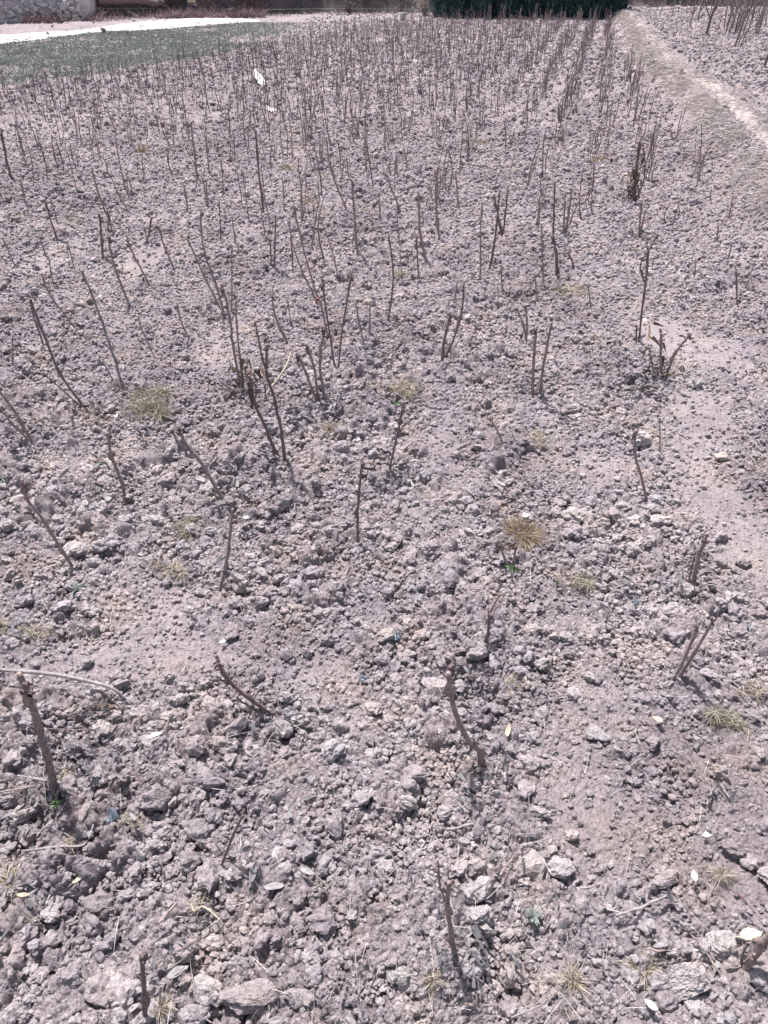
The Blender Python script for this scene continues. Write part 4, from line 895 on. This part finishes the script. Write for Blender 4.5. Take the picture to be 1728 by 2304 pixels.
wl = ['leftmost dark conifer of the hedge, beside the pale shrub', 'second dark conifer from the left end of the hedge', 'third dark conifer from the left end of the hedge', 'middle dark conifer of the hedge, stones at its foot', 'third dark conifer from the right end of the hedge', 'second dark conifer from the right end of the hedge', 'rightmost dark conifer, rounded end of the hedge beside the bund']
for k, xx in enumerate(hx_): conifer(xx, 26.1 + .12 * math.sin(k * 2.1), 1.05 + .1 * math.sin(k * 1.7), 2.7 + .25 * math.sin(k * 2.9), 60 + k, wl[k])

# ------------------------------------------------------------------ brush on the bank, red-brown weeds, pale shrub
def brush(name, n, xr, er, L0, L1, mat, wid, up=1.0, seed=1, tagk=None):
    r_ = np.random.default_rng(seed); x = r_.uniform(*xr, n); e = r_.uniform(*er, n); y = np.interp(x, bank_x, bank_y) + e
    keep = r_.random(n) < np.clip(.65 + 1.6 * vn(x, y, .6, seed), 0, 1); x = x[keep]; y = y[keep]; n = len(x)
    d = np.stack([r_.normal(0, .5, n), r_.normal(-.15, .4, n), r_.uniform(.3, 1.3, n) * up], -1)
    V_, F_ = blades(np.stack([x, y, GH(x, y) - .01], -1), d, r_.uniform(L0, L1, n), wid * r_.uniform(.5, 1.6, n), r_.uniform(0, .5, n), 3, seed, .4)
    return link(name, build_mesh(name, V_, F_), mat)
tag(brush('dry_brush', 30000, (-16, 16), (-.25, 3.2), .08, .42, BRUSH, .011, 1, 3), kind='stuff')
tag(brush('red_weeds', 26000, (-9.8, -3.6), (-.95, .5), .10, .34, REDWEED, .011, 1.2, 4), kind='stuff')
tag(brush('dead_grass_fringe', 9000, (-11, 8.6), (-.7, -.1), .04, .16, STRAW_PALE, .010, .8, 9), kind='stuff')
def shrub(px, py, w, h, n, mat, label, seed, z=.0):
    p = G(px, py); r_ = np.random.default_rng(seed); root = bpy.data.objects.new('dry_shrub', None); C.objects.link(root); root.location = p; tag(root, label, 'shrub')
    st = []; tips = []
    for q in range(22):
        a = r_.uniform(0, 6.28); l = r_.uniform(.5, 1) * h; t_ = np.array((math.cos(a) * w * .4 * r_.random(), math.sin(a) * w * .4 * r_.random(), l)); st.append(tube([(0, 0, -.03), t_ * .5 + r_.normal(0, .03, 3), t_], [.010, .003], 4, False, 0, q, 3)); tips.append(t_)
    V_, F_ = join(st); link('stems', build_mesh('stems', V_, F_), BARK_PALE, root)
    tips = np.array(tips); b = tips[r_.integers(0, len(tips), n)] * r_.uniform(.2, 1, (n, 1)) + r_.normal(0, w * .1, (n, 3)); b[:, 2] = np.abs(b[:, 2])
    V_, F_ = blades(b, r_.normal(0, 1, (n, 3)), r_.uniform(.03, .07, n), r_.uniform(.01, .02, n), np.full(n, .2), 3, seed, .4); link('leaves', build_mesh('leaves', V_, F_), mat, root)
shrub(955, 36, .95, .8, 1500, STRAW_PALE, 'pale tan dry shrub against the dark bank, left of the conifers', 3)
shrub(785, 34, .55, .6, 500, BRUSH, 'low greyish shrub on the dark bank, above the field edge', 5); shrub(622, 30, .7, .7, 700, BRUSH, 'grey shrub on the bank right of the white film', 6)

# stone wall on the left
r_ = np.random.default_rng(12); parts = []
for q in range(1000):
    t = r_.random(); x0 = -15.5 + t * 7.1; y0 = np.interp(x0, bank_x, bank_y) - .55; z = r_.uniform(-.02, 1.25) * (1 if x0 < -9.0 else .55)
    V_, F_ = clod_shape(700 + q % 40, 2, .7, .25); s = r_.uniform(.035, .10); V_ = V_ * s * np.array((1.15, .8, .95)); a = r_.normal(0, .4); V_ = V_ @ np.array([[math.cos(a), 0, math.sin(a)], [0, 1, 0], [-math.sin(a), 0, math.cos(a)]])
    parts.append((V_ + np.array((x0, y0 + z * .32 + r_.normal(0, .02), z)), [F_]))
V_, F_ = join(parts); p0 = np.array((-12., 23., 0)); root = bpy.data.objects.new('stone_wall', None); C.objects.link(root); root.location = p0
tag(root, 'pale rubble stone retaining wall at the top left corner', 'wall'); link('stones', build_mesh('stones', V_ - p0, F_), STONE, root)
core = []
for x0 in np.linspace(-15.7, -8.3, 40):
    y0 = np.interp(x0, bank_x, bank_y) - .5; hh = 1.2 if x0 < -9 else .62
    core.append([(x0, y0, -.15), (x0, y0 + .34, hh), (x0, y0 + 1.6, hh), (x0, y0 + 1.7, -.15)])
core = np.array(core); nC = len(core); Fc = []
for a in range(nC - 1):
    for b in range(4): Fc.append([a * 4 + b, (a + 1) * 4 + b, (a + 1) * 4 + (b + 1) % 4, a * 4 + (b + 1) % 4])
Fc += [[0, 1, 2, 3], [(nC - 1) * 4 + 3, (nC - 1) * 4 + 2, (nC - 1) * 4 + 1, (nC - 1) * 4]]
link('packed_earth', build_mesh('packed_earth', core.reshape(-1, 3) - p0, [np.array(Fc)], False), STONE, root)

# things lying on the bank
def bank_pt(px, py, dy=0.0):
    d = ray(px, py); best = None
    ts = np.linspace(18, 40, 900) / d[1]; P = np.array((0, 0, CAM_H)) + d[None] * ts[:, None]
    hgt = GH(P[:, 0], P[:, 1]); k = np.argmax(hgt >= P[:, 2]); return P[k] + np.array((0, dy, 0))
a, b = bank_pt(225, 6), bank_pt(372, 9)
V_, F_ = tube([a + (0, -.12, .05), (a + b) / 2 + (0, -.14, .06), b + (0, -.12, .05)], [.10, .09, .075], 12, True, 3, 4, 5); tag(link('fallen_log', build_mesh('fallen_log', V_ - a, F_), BARK_DARK, loc=a), 'dark log lying along the top left bank', 'log')
pts = [bank_pt(x_, 21.5 - (1.2 if x_ < 500 else 0) + .8 * math.sin(x_ / 70)) + (0, -.08, .01) for x_ in range(150, 985, 35)]
V_, F_ = tube(pts, [.010], 6, False, 0, 4, 2); tag(link('white_pipe', build_mesh('white_pipe', V_ - pts[0], F_), LEAF_GREY, loc=pts[0]), 'thin pale pipe running level along the dark bank', 'pipe')
def torus(c, R_, r0, mat, label, rx):
    V_ = []; nu, nw = 32, 10
    for i_ in range(nu):
        for j_ in range(nw):
            A, B = i_ / nu * 6.2832, j_ / nw * 6.2832; V_.append(((R_ + r0 * math.cos(B)) * math.cos(A), (R_ + r0 * math.cos(B)) * math.sin(A), r0 * .9 * math.sin(B) * (1.3 if math.cos(B) > 0 else 1)))
    F_ = np.array([[i_ * nw + j_, ((i_ + 1) % nu) * nw + j_, ((i_ + 1) % nu) * nw + (j_ + 1) % nw, i_ * nw + (j_ + 1) % nw] for i_ in range(nu) for j_ in range(nw)])
    o = link('old_tyre', build_mesh('old_tyre', np.array(V_), [F_]), mat, loc=c); o.rotation_euler = rx; tag(o, label, 'tyre')
torus(bank_pt(404, 10) + np.array((0, -.15, .1)), .23, .055, RUBBER, 'old dark tyre leaning on the bank beside the log', (1.2, .1, .5))
def lump(px, py, w, mat, label, seed, name='stone', cat='stone', grp='stones along the far edge', hf=.8, onbank=True):
    p = bank_pt(px, py) if onbank else G(px, py); _, _, dep = proj(p); s = w / FPX * dep / 2; V_, F_ = clod_shape(seed, 3, .8, .15); V_ = V_ * s; V_[:, 2] *= hf
    tag(link(name, build_mesh(name, V_, [F_]), mat, loc=p + np.array((0, -.04, s * .2))), label, cat, grp)
lump(386, 6, 10, WHITE, 'white stone beside the tyre on the bank', 21); lump(1148, 41, 26, STONE, 'pale flat stone heap at the foot of the middle conifers', 22, hf=.35, onbank=False)
lump(1290, 39, 13, WHITE, 'white stone under the right part of the conifer hedge', 23, onbank=False); lump(1340, 39, 11, STONE, 'grey stone at the foot of the hedge, right of the white one', 24, onbank=False)
lump(1482, 23, 12, WHITE, 'white stone where the bund meets the far edge', 25, onbank=False); lump(1455, 14, 7, WHITE, 'tiny white stone just right of the hedge end', 26); lump(805, 39, 7, WHITE, 'small white stone at the field edge, top centre', 27, onbank=False)
lump(760, 41, 16, STONE, 'pale low stone at the field edge left of the small white one', 28, hf=.5, onbank=False); lump(1529, 8, 12, LEAF_GREY, 'upright pale bluish stone in the dark behind the saplings', 29, hf=1.6); lump(1528, 16, 14, STONE, 'pale stone below the bluish one behind the saplings', 30)
# brick block and a short white bar near the tyre
def slab(px, py, sx_, sy_, sz_, mat, name, label, cat, rz):
    p = bank_pt(px, py) + np.array((0, -.12, .02)); bm = bmesh.new(); bmesh.ops.create_cube(bm, size=1); bmesh.ops.scale(bm, vec=(sx_, sy_, sz_), verts=bm.verts)
    bmesh.ops.bevel(bm, geom=bm.edges[:], offset=min(sx_, sy_, sz_) * .12, segments=2, affect='EDGES'); me = bpy.data.meshes.new(name); bm.to_mesh(me); bm.free()
    o = link(name, me, mat, loc=p); o.rotation_euler = (0, .05, rz); tag(o, label, cat)
slab(432, 4, .26, .14, .09, LEAF_TAN, 'clay_block', 'pinkish block on the bank right of the tyre', 'block', .2); slab(437, 12, .26, .03, .03, WHITE, 'white_bar', 'short white bar below the pinkish block on the bank', 'bar', -.3)
# white bucket
p = G(906, 47); _, _, dep = proj(p)
def lathe(prof, mat, name, parent, sides=24):
    V_ = []; a = np.arange(sides) / sides * 6.2832
    for r0, z in prof: V_ += [(r0 * 1.25 * math.cos(t), r0 * 1.25 * math.sin(t), z * 1.25) for t in a]
    F_ = np.array([[i_ * sides + j_, i_ * sides + (j_ + 1) % sides, (i_ + 1) * sides + (j_ + 1) % sides, (i_ + 1) * sides + j_] for i_ in range(len(prof) - 1) for j_ in range(sides)])
    return link(name, build_mesh(name, np.array(V_), [F_]), mat, parent)
bk = bpy.data.objects.new('bucket', None); C.objects.link(bk); bk.location = p; tag(bk, 'white plastic bucket at the far edge of the field', 'bucket')
lathe([(0.001, .004), (.055, .004), (.06, .0), (.078, .15), (.074, .15), (.056, .01), (.001, .01)], WHITE, 'body', bk); lathe([(.078, .128), (.087, .128), (.088, .155), (.074, .155), (.074, .148), (.078, .145)], WHITE, 'rim', bk)
V_, F_ = tube([(-.108, 0, .175), (-.09, -.07, .14), (0, -.112, .11), (.09, -.07, .14), (.108, 0, .175)], [.003], 6, False, 0, 1, 4); link('handle', build_mesh('handle', V_, F_), LEAF_GREY, bk)

# ------------------------------------------------------------------ bare saplings beyond the bund
def sapling(px, py, h, seed, label, mat, lean=None, thick=.016, nbr=5):
    p = G(px, py); r_ = np.random.default_rng(seed); lean = r_.uniform(-.12, .2) if lean is None else lean
    root = bpy.data.objects.new('bare_sapling', None); C.objects.link(root); root.location = p; tag(root, label, 'sapling', 'bare saplings beyond the bund')
    P = np.array([(0, 0, -.04), (lean * h * .15, .02, h * .22), (lean * h * .45 + r_.normal(0, .03), r_.normal(0, .03), h * .55), (lean * h + r_.normal(0, .04), r_.normal(0, .05), h)])
    V_, F_ = tube(P, [thick, thick * .8, thick * .55, thick * .25], 7, True, 4, seed, 5); link('trunk', build_mesh('trunk', V_, F_), mat, root)
    for q in range(nbr):
        t = r_.uniform(.15, .7); k = t * 3; i0 = min(int(k), 2); b = P[i0] + (P[i0 + 1] - P[i0]) * (k - i0); a = r_.uniform(0, 6.28); l = h * r_.uniform(.3, .6); d_ = np.array((math.cos(a) * .5, math.sin(a) * .4, 1)); d_ /= np.linalg.norm(d_)
        br = [tube([b, b + d_ * l * .4 + (math.cos(a) * .05, 0, 0), b + d_ * l], [thick * .55, thick * .4, thick * .15], 5, False, 2, q, 3)]
        for w_ in range(2):
            c_ = b + d_ * l * r_.uniform(.3, .8); e_ = d_ + r_.normal(0, .45, 3); br.append(tube([c_, c_ + e_ * l * .3], [thick * .25, thick * .1], 4, False, 0, w_, 2))
        V_, F_ = join(br); link('branch', build_mesh('branch', V_, F_), mat, root)
sap = [(1588, 83, 2.3, 'forked dark sapling, most prominent beyond the bund', BARK_DARK, .14, .030), (1551, 67, 1.8, 'slim dark sapling left of the prominent forked one', BARK, .05, .016), (1568, 49, 2.0, 'pale sapling behind the slim dark one', BARK_PALE, .10, .026),
       (1651, 112, 2.0, 'slender dark sapling leaning right, beyond the bund', BARK_DARK, .22, .018), (1660, 105, .5, 'knee-high sapling beside the slender leaning one', BARK, .15, .014), (1668, 104, .5, 'short pale shoot right of the slender leaning sapling', BARK_PALE, .2, .012), (1718, 152, 1.4, 'nearest sapling at the right edge', BARK_DARK, .22, .024),
       (1637, 79, 2.0, 'pale sapling slanting right behind the slender one', BARK_PALE, .3, .02), (1646, 70, 2.1, 'upright grey sapling in the thicket', BARK_PALE, .02, .022), (1615, 72, .6, 'short thin stake-like sapling', BARK, 0, .012), (1511, 40, 2.0, 'pale thin sapling nearest the hedge end', BARK_PALE, .05, .013),
       (1524, 30, 2.0, 'pale sapling beside the upright bluish stone', BARK_PALE, .3, .014), (1543, 34, 1.8, 'thin sapling between the stone and the pale sapling', BARK_PALE, -.05, .012), (1484, 38, .5, 'short stub sapling near the white stone', BARK, 0, .012), (1598, 40, 1.9, 'pale thin sapling far behind the prominent one', BARK_PALE, -.15, .014)]
for k, (px, py, h, lab, m, ln, tk) in enumerate(sap): sapling(px, py, h, 90 + k, lab, m, ln, tk, 6 if h > 1 else 1)
r_ = np.random.default_rng(44)
for k in range(52):
    px = r_.uniform(1625, 1800); py = r_.uniform(52, 84) + (px - 1655) * .06
    sapling(px, py, r_.uniform(.9, 1.9), 200 + k, f'thin sapling in the thicket, foot {px/17.28:.1f} percent across, {py/23.04:.1f} percent down', (BARK, BARK_DARK, BARK_PALE)[k % 3], None, r_.uniform(.009, .016), 3)
